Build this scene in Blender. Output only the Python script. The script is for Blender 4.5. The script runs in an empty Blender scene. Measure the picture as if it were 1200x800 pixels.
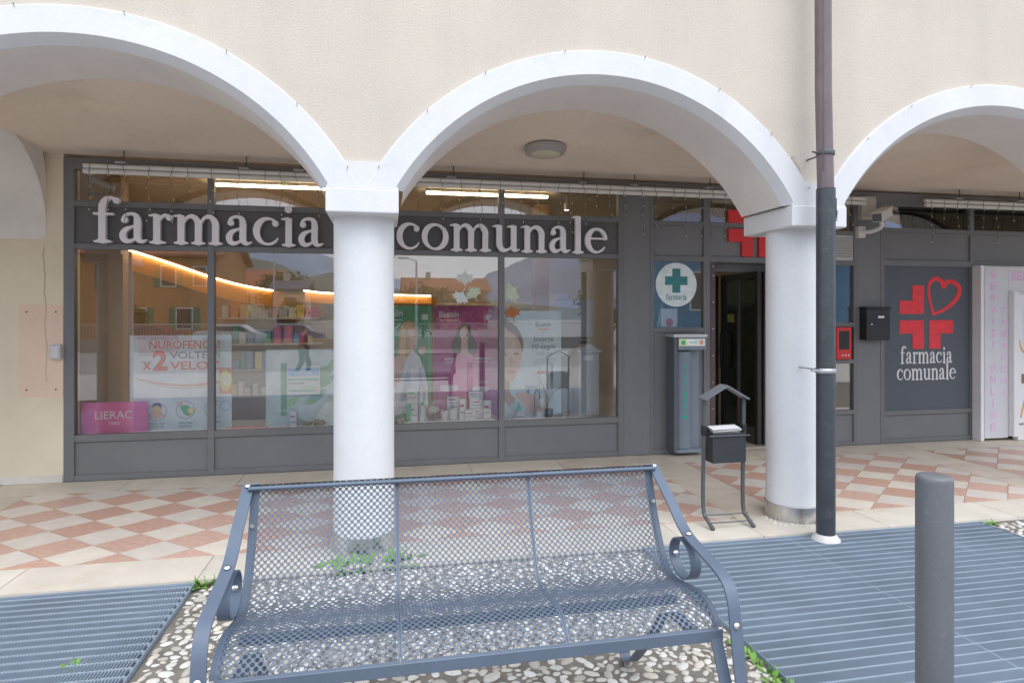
import bpy, bmesh, math, random
import numpy as np
from mathutils import Vector, Matrix
random.seed(7)
RNG = np.random.default_rng(11)
SC = bpy.context.scene
COL = SC.collection
PI = math.pi

# ---------------------------------------------------------------- camera
cd = bpy.data.cameras.new('camera'); cam = bpy.data.objects.new('camera', cd); COL.objects.link(cam)
cam.location = (0, 0, 1.5)
cam.rotation_euler = (PI/2, 0, -math.atan(147/735))
cd.sensor_fit = 'HORIZONTAL'; cd.sensor_width = 36; cd.lens = 36*735/1200
cd.shift_y = -32/1200; cd.clip_start = 0.05; cd.clip_end = 3000
SC.camera = cam

# ---------------------------------------------------------------- world, sun, exposure
SUN_EL, SUN_AZ = 58, 165          # azimuth: compass-like, 0 = +Y, 90 = +X
w = bpy.data.worlds.new('World'); SC.world = w; w.use_nodes = True
nt = w.node_tree; nt.nodes.clear()
wo = nt.nodes.new('ShaderNodeOutputWorld'); bg = nt.nodes.new('ShaderNodeBackground')
sky = nt.nodes.new('ShaderNodeTexSky'); sky.sky_type = 'NISHITA'; sky.sun_disc = False
sky.sun_elevation = math.radians(SUN_EL); sky.sun_rotation = math.radians(SUN_AZ)
sky.air_density = 1.0; sky.dust_density = 2.0; sky.ozone_density = 1.0
tc = nt.nodes.new('ShaderNodeTexCoord'); mp = nt.nodes.new('ShaderNodeMapping'); mp.inputs['Scale'].default_value = (1, 1, 2.6)
nz = nt.nodes.new('ShaderNodeTexNoise'); nz.inputs['Scale'].default_value = 2.2; nz.inputs['Detail'].default_value = 7
rp = nt.nodes.new('ShaderNodeValToRGB'); rp.color_ramp.elements[0].position = .30; rp.color_ramp.elements[0].color = (.55, .55, .55, 1)
rp.color_ramp.elements[1].position = .62; rp.color_ramp.elements[1].color = (.95, .95, .95, 1)
mx = nt.nodes.new('ShaderNodeMix'); mx.data_type = 'RGBA'
mx.inputs[7].default_value = (8.3, 9.0, 10.2, 1)
nt.links.new(tc.outputs['Generated'], mp.inputs['Vector']); nt.links.new(mp.outputs['Vector'], nz.inputs['Vector'])
nt.links.new(nz.outputs['Fac'], rp.inputs['Fac']); nt.links.new(rp.outputs['Color'], mx.inputs[0])
nt.links.new(sky.outputs['Color'], mx.inputs[6]); nt.links.new(mx.outputs[2], bg.inputs['Color'])
bg.inputs['Strength'].default_value = 0.14
nt.links.new(bg.outputs['Background'], wo.inputs['Surface'])
sd = bpy.data.lights.new('sun', 'SUN'); sd.energy = 1.35; sd.angle = math.radians(50); sd.color = (1, .97, .92)
sun = bpy.data.objects.new('sun', sd); COL.objects.link(sun)
el, az = math.radians(SUN_EL), math.radians(SUN_AZ)
sdir = Vector((math.sin(az)*math.cos(el), math.cos(az)*math.cos(el), math.sin(el)))
sun.rotation_euler = sdir.to_track_quat('Z', 'Y').to_euler()
sun.location = (0, -6, 12)
vs = SC.view_settings
vs.view_transform = 'Standard'; vs.look = 'None'; vs.exposure = 0.56; vs.gamma = 1; vs.use_curve_mapping = False
cy = SC.cycles
cy.use_denoising = True; cy.max_bounces = 9; cy.diffuse_bounces = 5; cy.glossy_bounces = 4
cy.transparent_max_bounces = 24; cy.transmission_bounces = 6; cy.sample_clamp_indirect = 6; cy.caustics_reflective = False; cy.caustics_refractive = False

# ---------------------------------------------------------------- materials
MATS = {}
def nodes(m):
    m.use_nodes = True
    n = m.node_tree.nodes
    return n, m.node_tree.links, n['Principled BSDF']
def mat(name, col, rough=.6, metal=0., var=.0, vscale=4., bump=0., bscale=60., spec=.5, stain=None, sscale=1.5, samt=.4, coat=0., emit=None, estr=0., hue=None, fine=0., fscale=120., streak=0.):
    """Principled material: object-space colour mottling, optional stains, optional bump."""
    if name in MATS: return MATS[name]
    m = bpy.data.materials.new(name); n, l, p = nodes(m)
    p.inputs['Base Color'].default_value = (*col, 1); p.inputs['Roughness'].default_value = rough
    p.inputs['Metallic'].default_value = metal; p.inputs['Specular IOR Level'].default_value = spec
    p.inputs['Coat Weight'].default_value = coat
    tcn = n.new('ShaderNodeTexCoord'); src = tcn.outputs['Object']
    last = None
    if var > 0:
        t = n.new('ShaderNodeTexNoise'); t.inputs['Scale'].default_value = vscale; t.inputs['Detail'].default_value = 6; t.inputs['Roughness'].default_value = .6
        l.new(src, t.inputs['Vector'])
        r = n.new('ShaderNodeValToRGB'); r.color_ramp.elements[0].position = .3; r.color_ramp.elements[1].position = .7
        a = 1-var; b = 1+var*.6
        r.color_ramp.elements[0].color = (*[min(1, c*a) for c in col], 1)
        hv = hue or col
        r.color_ramp.elements[1].color = (*[min(1, c*b) for c in hv], 1)
        l.new(t.outputs['Fac'], r.inputs['Fac']); last = r.outputs['Color']
        rr = n.new('ShaderNodeMapRange'); rr.inputs['To Min'].default_value = max(.05, rough-.08); rr.inputs['To Max'].default_value = min(1, rough+.1)
        l.new(t.outputs['Fac'], rr.inputs['Value']); l.new(rr.outputs['Result'], p.inputs['Roughness'])
    if stain:
        t2 = n.new('ShaderNodeTexNoise'); t2.inputs['Scale'].default_value = sscale; t2.inputs['Detail'].default_value = 9; t2.inputs['Roughness'].default_value = .7
        mpn = n.new('ShaderNodeMapping'); mpn.inputs['Location'].default_value = (3.1, 7.7, 1.3); l.new(src, mpn.inputs['Vector']); l.new(mpn.outputs['Vector'], t2.inputs['Vector'])
        r2 = n.new('ShaderNodeValToRGB'); r2.color_ramp.elements[0].position = .56; r2.color_ramp.elements[1].position = .72
        r2.color_ramp.elements[0].color = (0, 0, 0, 1); r2.color_ramp.elements[1].color = (samt, samt, samt, 1)
        l.new(t2.outputs['Fac'], r2.inputs['Fac'])
        k = n.new('ShaderNodeMix'); k.data_type = 'RGBA'; k.inputs[6].default_value = (*col, 1); k.inputs[7].default_value = (*stain, 1)
        if last: l.new(last, k.inputs[6])
        l.new(r2.outputs['Color'], k.inputs[0]); last = k.outputs[2]
    def mult(fac_out, lo, hi):
        rg = n.new('ShaderNodeMapRange'); rg.inputs['From Min'].default_value = .3; rg.inputs['From Max'].default_value = .7; rg.inputs['To Min'].default_value = lo; rg.inputs['To Max'].default_value = hi
        l.new(fac_out, rg.inputs['Value'])
        k = n.new('ShaderNodeMix'); k.data_type = 'RGBA'; k.blend_type = 'MULTIPLY'; k.inputs[0].default_value = 1; k.inputs[6].default_value = (*col, 1)
        if last: l.new(last, k.inputs[6])
        l.new(rg.outputs['Result'], k.inputs[7]); return k.outputs[2]
    if fine > 0:
        t4 = n.new('ShaderNodeTexNoise'); t4.inputs['Scale'].default_value = fscale; t4.inputs['Detail'].default_value = 3; l.new(src, t4.inputs['Vector']); last = mult(t4.outputs['Fac'], 1-fine, 1+fine*.5)
    if streak > 0:
        ms_ = n.new('ShaderNodeMapping'); ms_.inputs['Scale'].default_value = (3.2, 3.2, .25); l.new(src, ms_.inputs['Vector'])
        t5 = n.new('ShaderNodeTexNoise'); t5.inputs['Scale'].default_value = 1.0; t5.inputs['Detail'].default_value = 6; l.new(ms_.outputs['Vector'], t5.inputs['Vector']); last = mult(t5.outputs['Fac'], 1-streak, 1+streak*.4)
    if last: l.new(last, p.inputs['Base Color'])
    if bump > 0:
        t3 = n.new('ShaderNodeTexNoise'); t3.inputs['Scale'].default_value = bscale; t3.inputs['Detail'].default_value = 5
        l.new(src, t3.inputs['Vector'])
        b3 = n.new('ShaderNodeBump'); b3.inputs['Strength'].default_value = bump; b3.inputs['Distance'].default_value = .004
        l.new(t3.outputs['Fac'], b3.inputs['Height']); l.new(b3.outputs['Normal'], p.inputs['Normal'])
    if emit:
        p.inputs['Emission Color'].default_value = (*emit, 1); p.inputs['Emission Strength'].default_value = estr
    MATS[name] = m
    return m
def glass(name, tint=(.99, .994, .992), refl=.08, rough=0.0):
    if name in MATS: return MATS[name]
    m = bpy.data.materials.new(name); n, l, p = nodes(m); n.remove(p)
    o = n['Material Output']; tr = n.new('ShaderNodeBsdfTransparent'); tr.inputs['Color'].default_value = (*tint, 1)
    g = n.new('ShaderNodeBsdfGlossy'); g.inputs['Roughness'].default_value = rough; g.inputs['Color'].default_value = (1, 1, 1, 1)
    fr = n.new('ShaderNodeFresnel'); fr.inputs['IOR'].default_value = 1.45
    ad = n.new('ShaderNodeMath'); ad.operation = 'ADD'; ad.use_clamp = True; ad.inputs[1].default_value = refl
    ms = n.new('ShaderNodeMixShader'); l.new(fr.outputs['Fac'], ad.inputs[0]); l.new(ad.outputs[0], ms.inputs['Fac'])
    l.new(tr.outputs[0], ms.inputs[1]); l.new(g.outputs[0], ms.inputs[2]); l.new(ms.outputs[0], o.inputs['Surface'])
    MATS[name] = m
    return m

M_PLASTER = mat('beige_plaster', (.635, .568, .488), .9, var=.07, vscale=1.2, bump=.6, bscale=80, fine=.09, fscale=95, streak=.05, stain=(.42, .37, .32), sscale=.9, samt=.22)
M_WHITE = mat('white_masonry_paint', (.72, .725, .74), .75, var=.04, vscale=2.5, bump=.14, bscale=28, stain=(.52, .50, .47), sscale=5.5, samt=.22, streak=.04, fine=.03, fscale=60)
M_CEIL = mat('portico_ceiling_plaster', (.86, .74, .63), .9, var=.07, vscale=1.4, bump=.3, bscale=40, stain=(.60, .48, .39), sscale=1.6, samt=.4, fine=.05, fscale=50)
M_LWALL = mat('cream_plaster', (.78, .685, .53), .9, var=.08, vscale=1.5, bump=.3, bscale=40, stain=(.60, .50, .38), sscale=1.8, samt=.4)
M_PATCH = mat('pinkish_plaster', (.80, .60, .48), .9, var=.06, vscale=3, bump=.25, bscale=40)
M_SKIRT = mat('white_stone_skirting', (.70, .66, .60), .7, var=.1, vscale=5)
M_FRAME = mat('anthracite_powder_coat', (.175, .177, .182), .45, var=.10, vscale=1.6, bump=.05, bscale=300)
M_PANEL = mat('anthracite_panel', (.190, .193, .200), .5, var=.09, vscale=1.2, stain=(.225, .225, .225), sscale=2.2, samt=.5)
M_BAND = mat('sign_band_panel_shaded', (.125, .122, .122), .5, var=.08, vscale=1.2)  # panel grey with the shade under the ceiling put into the colour
M_BLUEPANEL = mat('slate_blue_panel', (.095, .110, .132), .5, var=.05, vscale=1)
M_JAMB = mat('brown_jamb', (.10, .062, .062), .5, var=.1)
M_GLASS = glass('shop_glass')
M_GLASSD = glass('door_glass', (.68, .84, .79), .11)
M_STEEL = mat('brushed_steel', (.62, .61, .60), .28, 1., var=.12, vscale=9)
M_GALV = mat('galvanised', (.55, .56, .57), .45, 1., var=.2, vscale=14)
M_BENCH = mat('blue_grey_coated_steel', (.105, .138, .192), .45, var=.09, vscale=8, spec=.5, stain=(.14, .165, .20), sscale=14, samt=.35)
M_BOLT = mat('zinc_bolt', (.80, .79, .77), .3, 1.)
M_PIPE = mat('grey_metal_pipe', (.048, .055, .064), .42, var=.14, vscale=5, bump=.05, stain=(.16, .16, .16), sscale=16, samt=.35)
M_COPPER = mat('brown_coated_copper', (.165, .128, .135), .42, var=.16, vscale=6, stain=(.26, .19, .17), sscale=7, samt=.4)
M_COLLARW = mat('dusty_white_flashing', (.60, .58, .56), .6, var=.12, vscale=12)
M_BOLLARD = mat('bollard_grey', (.130, .138, .152), .42, var=.08, vscale=4, stain=(.30, .31, .32), sscale=70, samt=.35, fine=.06, fscale=200)
M_SIGNW = mat('sign_letter_face', (.85, .82, .86), .55, var=.05, vscale=4)
M_SIGNRED = mat('sign_red', (.70, .030, .030), .42)
M_SIGNWH = mat('white_vinyl', (.80, .80, .80), .5)
M_BLACK = mat('black_plastic', (.020, .021, .023), .4)
M_DGREY = mat('dark_grey_metal', (.085, .090, .098), .42, var=.12, vscale=10)
M_LGREY = mat('light_grey_plastic', (.55, .56, .56), .5, var=.05)
M_WPLAST = mat('white_plastic', (.74, .73, .71), .5, var=.07, vscale=9)
M_WIRE = mat('brown_wire', (.11, .085, .065), .6)
M_TINYB = mat('clear_bulb', (.75, .68, .52), .3)
M_PEB = [mat('pebble_%d' % i, c, .7, var=.20, vscale=3.5, bump=.5, bscale=9, stain=(.42, .38, .33), sscale=4, samt=.5) for i, c in enumerate([(.63, .605, .56), (.55, .525, .48), (.70, .68, .64), (.45, .42, .375), (.58, .53, .46)])]
M_MORTAR = mat('pebble_mortar', (.205, .185, .160), .95, var=.35, vscale=9, bump=1., bscale=110, stain=(.30, .27, .23), sscale=4, samt=.5, fine=.35, fscale=230)
M_GRATE = mat('galvanised_grating', (.30, .37, .46), .5, .15, var=.16, vscale=2.2, stain=(.30, .33, .36), sscale=5, samt=.4)
M_GRATEX = mat('galvanised_cross_bar', (.46, .53, .61), .45, .15, var=.12, vscale=20)
M_PIT = mat('pit_concrete', (.20, .21, .22), .95, var=.2)
M_GROUT = mat('grout', (.40, .36, .31), .95, var=.15, vscale=20)
M_TPINK = [mat('pink_tile_%d' % i, c, .42, var=.20, vscale=26, stain=(.44, .30, .24), sscale=38, samt=.4) for i, c in enumerate([(.57, .355, .275), (.545, .355, .285), (.58, .38, .305), (.53, .33, .255)])]
M_TCREAM = [mat('cream_tile_%d' % i, c, .42, var=.10, vscale=9, stain=(.50, .44, .36), sscale=7, samt=.4) for i, c in enumerate([(.66, .60, .52), (.61, .555, .495), (.68, .62, .53), (.63, .57, .515)])]
M_SLAB = [mat('beige_slab_%d' % i, c, .48, var=.12, vscale=5, stain=(.46, .38, .29), sscale=3, samt=.45) for i, c in enumerate([(.62, .55, .45), (.59, .52, .43), (.64, .575, .475)])]
M_CURB = [mat('kerb_slab_%d' % i, c, .5, var=.10, vscale=5, stain=(.55, .43, .30), sscale=4, samt=.45) for i, c in enumerate([(.62, .565, .485), (.58, .54, .47), (.64, .595, .515)])]
M_LEAF = mat('weed_leaf', (.16, .34, .05), .6, var=.3, vscale=40)
M_WOOD = mat('tan_wood_lining', (.52, .36, .19), .55, var=.14, vscale=2.5)
M_WOOD2 = mat('pale_wood_lining', (.62, .46, .27), .55, var=.1, vscale=2.5)
M_INTW = mat('shop_wall_paint', (.52, .46, .38), .85, var=.05)
M_INTC = mat('shop_ceiling_paint', (.62, .55, .46), .85)
M_INTF = mat('shop_floor_tile', (.42, .37, .31), .4, var=.08)
M_LED = mat('led_diffuser', (.9, .85, .7), .4, emit=(1, .80, .50), estr=16)
M_LEDW = mat('led_panel', (.9, .9, .85), .4, emit=(1, .90, .70), estr=4.5)
M_LEDC = mat('led_strip', (.9, .8, .6), .4, emit=(1, .72, .42), estr=9)
M_COVE = mat('orange_cove', (.80, .36, .08), .45)
def flat(name, col, rough=.5): return mat('ink_' + name, tuple(min(.88, c*1.3) for c in col), rough, var=.16, vscale=13)

# ---------------------------------------------------------------- mesh helpers
ABS = {}
class MB:
    def __init__(s): s.v = []; s.f = []
    def add(s, vs_, fs_):
        o = len(s.v); s.v += [tuple(q) for q in vs_]; s.f += [tuple(i+o for i in f) for f in fs_]; return s
    def box(s, x0, x1, y0, y1, z0, z1):
        return s.add([(x0,y0,z0),(x1,y0,z0),(x1,y1,z0),(x0,y1,z0),(x0,y0,z1),(x1,y0,z1),(x1,y1,z1),(x0,y1,z1)],
                     [(0,3,2,1),(4,5,6,7),(0,1,5,4),(1,2,6,5),(2,3,7,6),(3,0,4,7)])
    def prism(s, pts, ext):
        n = len(pts); e = Vector(ext); a = [Vector(p) for p in pts]; b = [p+e for p in a]
        return s.add(a+b, [tuple(range(n))[::-1], tuple(range(n, 2*n))] + [(i, (i+1) % n, n+(i+1) % n, n+i) for i in range(n)])
    def poly(s, pts): return s.add(pts, [tuple(range(len(pts)))])
    def lathe(s, prof, c=(0, 0, 0), n=32, ax='z', cap=True):
        c = Vector(c); o = len(s.v); k = len(prof)
        for r, h in prof:
            for i in range(n):
                a = 2*PI*i/n; x, y = r*math.cos(a), r*math.sin(a)
                s.v.append(tuple(c + (Vector((x, y, h)) if ax == 'z' else Vector((x, h, y)) if ax == 'y' else Vector((h, x, y)))))
        for j in range(k-1):
            for i in range(n):
                s.f.append((o+j*n+i, o+j*n+(i+1) % n, o+(j+1)*n+(i+1) % n, o+(j+1)*n+i))
        if cap:
            s.f.append(tuple(o+i for i in range(n))[::-1]); s.f.append(tuple(o+(k-1)*n+i for i in range(n)))
        return s
    def tube(s, path, r, n=8, closed=False):
        P = [Vector(p) for p in path]; m = len(P); o = len(s.v)
        R = r if isinstance(r, (list, tuple)) else [r]*m
        up = None
        for i in range(m):
            if closed: t = (P[(i+1) % m]-P[i-1]).normalized()
            else: t = (P[min(i+1, m-1)]-P[max(i-1, 0)]).normalized()
            if up is None:
                up = t.orthogonal().normalized()
            else:
                up = (up - t*up.dot(t)); up = up.normalized() if up.length > 1e-6 else t.orthogonal().normalized()
            b = t.cross(up)
            for j in range(n):
                a = 2*PI*j/n
                s.v.append(tuple(P[i] + (up*math.cos(a)+b*math.sin(a))*R[i]))
        for i in range(m if closed else m-1):
            for j in range(n):
                a0 = o+i*n; a1 = o+((i+1) % m)*n
                s.f.append((a0+j, a0+(j+1) % n, a1+(j+1) % n, a1+j))
        if not closed:
            s.f.append(tuple(o+j for j in range(n))[::-1]); s.f.append(tuple(o+(m-1)*n+j for j in range(n)))
        return s
    def bar(s, path, side, wd, th, closed=False):
        """flat bar swept along path; wd across `side`, th perpendicular to it"""
        P = [Vector(p) for p in path]; S = Vector(side).normalized(); m = len(P); o = len(s.v)
        for i in range(m):
            t = (P[(i+1) % m]-P[i-1]).normalized() if closed else (P[min(i+1, m-1)]-P[max(i-1, 0)]).normalized()
            nrm = t.cross(S).normalized()
            for a, b in ((-1, -1), (1, -1), (1, 1), (-1, 1)):
                s.v.append(tuple(P[i]+S*a*wd/2+nrm*b*th/2))
        for i in range(m if closed else m-1):
            a0 = o+i*4; a1 = o+((i+1) % m)*4
            for j in range(4): s.f.append((a0+j, a0+(j+1) % 4, a1+(j+1) % 4, a1+j))
        if not closed: s.f += [(o+3, o+2, o+1, o), (o+(m-1)*4, o+(m-1)*4+1, o+(m-1)*4+2, o+(m-1)*4+3)]
        return s
    def ball(s, c, r, n=10, m=6, sq=(1, 1, 1)):
        o = len(s.v); c = Vector(c)
        for i in range(m+1):
            th = PI*i/m
            for j in range(n):
                a = 2*PI*j/n
                s.v.append((c.x+r*sq[0]*math.sin(th)*math.cos(a), c.y+r*sq[1]*math.sin(th)*math.sin(a), c.z+r*sq[2]*math.cos(th)))
        for i in range(m):
            for j in range(n): s.f.append((o+i*n+j, o+(i+1)*n+j, o+(i+1)*n+(j+1) % n, o+i*n+(j+1) % n))
        return s

def link(o, parent=None):
    COL.objects.link(o)
    if parent is not None: o.parent = parent
def build(name, mb, m, parent=None, smooth=False, bevel=0., ang=40, seg=2, off=None, keepn=False):
    base = ABS.get(parent.name, Vector()) if parent is not None else Vector()
    me = bpy.data.meshes.new(name)
    vv = [(x-base.x, y-base.y, z-base.z) for x, y, z in mb.v]
    me.from_pydata(vv, [], mb.f)
    if not keepn:
        bm = bmesh.new(); bm.from_mesh(me); bmesh.ops.recalc_face_normals(bm, faces=bm.faces[:]); bm.to_mesh(me); bm.free()
    me.materials.append(m)
    if smooth:
        me.polygons.foreach_set('use_smooth', [True]*len(me.polygons)); me.set_sharp_from_angle(angle=math.radians(ang))
    o = bpy.data.objects.new(name, me); link(o, parent)
    ABS[o.name] = base.copy()
    if bevel > 0:
        b = o.modifiers.new('bevel', 'BEVEL'); b.width = bevel; b.segments = seg; b.limit_method = 'ANGLE'; b.harden_normals = False
    return o
def tag(o, label=None, cat=None, group=None, kind=None):
    if label: o['label'] = label
    if cat: o['category'] = cat
    if group: o['group'] = group
    if kind: o['kind'] = kind
    return o
def thing(name, label, cat, loc, group=None):
    o = bpy.data.objects.new(name, None); o.empty_display_size = .1; COL.objects.link(o); o.location = loc
    ABS[o.name] = Vector(loc); return tag(o, label, cat, group)
def struct(name, mb, m, **k): return tag(build(name, mb, m, **k), kind='structure')
def cr(pts, n=8, closed=False):
    """Catmull-Rom through points of any dimension"""
    P = [np.array(p, float) for p in pts]; m = len(P); out = []
    for i in range(m if closed else m-1):
        if closed: a, b, c, d = P[i-1], P[i], P[(i+1) % m], P[(i+2) % m]
        else:
            b, c = P[i], P[i+1]; a = P[i-1] if i > 0 else 2*b-c; d = P[i+2] if i+2 < m else 2*c-b
        for k in range(n):
            t = k/n
            out.append(.5*((2*b)+(-a+c)*t+(2*a-5*b+4*c-d)*t*t+(-a+3*b-3*c+d)*t**3))
    if not closed: out.append(P[-1])
    return [tuple(float(x) for x in q) for q in out]
def copy_tree(o, parent=None):
    c = o.copy(); COL.objects.link(c)
    if parent is not None: c.parent = parent
    for ch in list(o.children): copy_tree(ch, c)
    return c

# text in the built-in font, as mesh vertex data in (x, y) with depth z
_TC = {}
def mesh_of_curve(cu):
    ob = bpy.data.objects.new('tmp', cu); COL.objects.link(ob)
    dg = bpy.context.evaluated_depsgraph_get(); dg.update()
    me = bpy.data.meshes.new_from_object(ob.evaluated_get(dg))
    v = [tuple(x.co) for x in me.vertices]; f = [tuple(p.vertices) for p in me.polygons]
    bpy.data.objects.remove(ob); bpy.data.meshes.remove(me)
    return v, f
def text_geo(s, bold=0., ext=0.):
    k = (s, bold, ext)
    if k not in _TC:
        cu = bpy.data.curves.new('t', 'FONT'); cu.body = s; cu.size = 1; cu.extrude = ext; cu.offset = bold; cu.resolution_u = 3
        _TC[k] = mesh_of_curve(cu); bpy.data.curves.remove(cu)
    return _TC[k]
def put_text(name, s, x0, x1, zb, h, y, m, parent, bold=0., depth=0., capw=True):
    """text in the XZ plane facing -Y, fitted between x0 and x1 with capital height h on baseline zb"""
    v, f = text_geo(s, bold)
    xs = [a[0] for a in v]; mn, mxx = min(xs), max(xs); sx = (x1-x0)/(mxx-mn); sz = h/.69
    mb = MB(); mb.add([(x0+(a[0]-mn)*sx, y, zb+a[1]*sz) for a in v], f)
    return build(name, mb, m, parent, keepn=True)

# ---------------------------------------------------------------- the serif alphabet of the shop sign, drawn as implicit strokes
def S_(*pts, n=14): return ('s', cr(pts, n))
def glyph(ch):
    st, th, sf = .108, .036, .032            # stem, hairline and serif half widths
    def stem(x, y0, y1, h=st): return ('r', x-h, y0, x+h, y1)
    def foot(x, l=.22, r=.22): return [('r', x-l, 0, x+r, 2*sf), ('s', [(x-l*.75, .03, .03), (x, .06, st*.95), (x+r*.75, .03, .03)])]
    def flag(x, y): return ('s', cr([(x-.24, y-.075, .022), (x-.12, y-.06, .04), (x-.03, y-.08, .075)], 8))
    def arch(xa, xb, top=1.0):
        return S_((xa+.02, .66, .03), (xa+.14, .87, .045), (xa+.30, top-.06, .065), (xb-.09, top-.13, .09), (xb, .70, st), (xb, .45, st))
    if ch == 'f':
        return .78, [stem(.30, 0, 1.12), S_((.30, 1.05, st), (.31, 1.22, st), (.40, 1.40, .085), (.55, 1.475, .055), (.68, 1.44, .05)),
                     ('c', .735, 1.385, .105), ('r', .03, .90, .66, .975)] + foot(.30, .25, .29)
    if ch == 'a':
        return .93, [S_((.20, .77, .06), (.19, .86, .05), (.28, .94, .045), (.42, .965, .05), (.56, .90, .08), (.60, .74, st), (.60, .5, st), (.60, .22, st), (.65, .09, .085), (.76, .055, .05), (.88, .11, .02)),
                     ('c', .205, .755, .105),
                     S_((.58, .585, .03), (.42, .53, .04), (.24, .44, .075), (.15, .27, .10), (.20, .10, .09), (.33, .055, .065), (.47, .11, .04), (.58, .20, .03))]
    if ch == 'r':
        return .76, [stem(.27, 0, .96), flag(.27, 1.0), S_((.32, .70, .03), (.40, .86, .04), (.52, .945, .05), (.62, .92, .05)), ('c', .66, .87, .105)] + foot(.27, .23, .27)
    if ch == 'm':
        return 1.66, [stem(.27, 0, .96), flag(.27, 1.0), arch(.30, .82), stem(.82, 0, .6), arch(.85, 1.37), stem(1.37, 0, .6)] + foot(.27) + foot(.82) + foot(1.37)
    if ch == 'n':
        return 1.11, [stem(.27, 0, .96), flag(.27, 1.0), arch(.30, .84), stem(.84, 0, .6)] + foot(.27) + foot(.84)
    if ch == 'u':
        return 1.09, [stem(.25, .3, .97), flag(.25, 1.0), S_((.25, .45, st), (.26, .24, st), (.36, .08, .085), (.52, .055, .06), (.68, .13, .04), (.78, .26, .03)),
                      stem(.82, .06, .97), flag(.82, 1.0), S_((.82, .12, st), (.88, .055, .06), (1.04, .08, .022))]
    if ch == 'i':
        return .55, [stem(.27, 0, .96), flag(.27, 1.0), ('c', .26, 1.27, .125)] + foot(.27)
    if ch == 'l':
        return .56, [stem(.28, 0, 1.39), flag(.28, 1.42)] + foot(.28)
    if ch == 'o':
        pts = [(.52+.40*math.cos(a), .49+.44*math.sin(a), .038+.070*abs(math.cos(a+.25))**1.6) for a in np.linspace(0, 2*PI, 61)]
        return 1.06, [('s', pts)]
    if ch == 'c':
        pts = [(.50+.385*math.cos(a), .49+.44*math.sin(a), .04+.072*max(0, -math.cos(a+.15))**1.3) for a in np.linspace(.80, 5.35, 50)]
        e = [(.50+.385*math.cos(a), .49+.44*math.sin(a), .04-.022*k/6) for k, a in enumerate(np.linspace(5.35, 5.75, 7))]
        return .92, [('s', pts), ('s', e), ('c', .745, .765, .105)]
    if ch == 'e':
        pts = [(.50+.375*math.cos(a), .49+.44*math.sin(a), .04+.072*max(0, -math.cos(a+.1))**1.3+.03*max(0, math.cos(a-.5))**3) for a in np.linspace(.18, 5.35, 56)]
        e = [(.50+.385*math.cos(a), .49+.44*math.sin(a), .04-.022*k/6) for k, a in enumerate(np.linspace(5.35, 5.72, 7))]
        return .93, [('s', pts), ('s', e), ('r', .14, .535, .915, .60)]
    raise KeyError(ch)
def field(prims, X, Y):
    d = np.full(X.shape, 9.)
    for p in prims:
        if p[0] == 'r':
            _, x0, y0, x1, y1 = p
            q = np.maximum(np.maximum(x0-X, X-x1), np.maximum(y0-Y, Y-y1)); d = np.minimum(d, q)
        elif p[0] == 'c': d = np.minimum(d, np.hypot(X-p[1], Y-p[2])-p[3])
        else:
            pts = p[1]
            for (xa, ya, ra), (xb, yb, rb) in zip(pts[:-1], pts[1:]):
                vx, vy = xb-xa, yb-ya; L = vx*vx+vy*vy+1e-12
                t = np.clip(((X-xa)*vx+(Y-ya)*vy)/L, 0, 1)
                d = np.minimum(d, np.hypot(X-xa-t*vx, Y-ya-t*vy)-(ra+(rb-ra)*t))
    return d
def contours(prims, x0, x1, y0, y1, h=.022):
    nx, ny = int((x1-x0)/h)+2, int((y1-y0)/h)+2
    gx = x0+np.arange(nx)*h; gy = y0+np.arange(ny)*h
    X, Y = np.meshgrid(gx, gy, indexing='ij'); D = field(prims, X, Y); D[np.abs(D) < 1e-6] = 1e-6
    I = D < 0; nxt = {}; pos = {}
    def pt(i, j, k, l):
        a, b = D[i, j], D[k, l]; t = a/(a-b); key = (i, j, k, l) if (i, j) < (k, l) else (k, l, i, j)
        pos[key] = (gx[i]+(gx[k]-gx[i])*t, gy[j]+(gy[l]-gy[j])*t); return key
    cells = I[:-1, :-1].astype(int)+I[1:, :-1]*2+I[1:, 1:]*4+I[:-1, 1:]*8
    T = {1:[(3,0)],2:[(0,1)],3:[(3,1)],4:[(1,2)],5:[(3,0),(1,2)],6:[(0,2)],7:[(3,2)],8:[(2,3)],9:[(2,0)],10:[(0,1),(2,3)],11:[(2,1)],12:[(1,3)],13:[(1,0)],14:[(0,3)]}
    for i, j in zip(*np.nonzero((cells > 0) & (cells < 15))):
        E = [(i, j, i+1, j), (i+1, j, i+1, j+1), (i, j+1, i+1, j+1), (i, j, i, j+1)]
        for a, b in T[int(cells[i, j])]: nxt[pt(*E[a])] = pt(*E[b])
    out = []
    while nxt:
        k0, k = None, next(iter(nxt)); loop = []
        k0 = k
        while k in nxt:
            loop.append(pos[k]); k = nxt.pop(k)
        if len(loop) > 5: out.append(loop)
    return out
def curve_geo(loops, depth):
    cu = bpy.data.curves.new('g', 'CURVE'); cu.dimensions = '2D'; cu.fill_mode = 'BOTH'; cu.extrude = depth/2
    for lp in loops:
        sp = cu.splines.new('POLY'); sp.points.add(len(lp)-1)
        for q, (x, y) in zip(sp.points, lp): q.co = (x, y, 0, 1)
        sp.use_cyclic_u = True
    g = mesh_of_curve(cu); bpy.data.curves.remove(cu)
    return g
_GC = {}
def glyph_geo(ch, depth=.1):
    if (ch, depth) not in _GC:
        adv, pr = glyph(ch); _GC[ch, depth] = (adv, curve_geo(contours(pr, -.15, adv+.2, -.1, 1.6), depth))
    return _GC[ch, depth]
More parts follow.
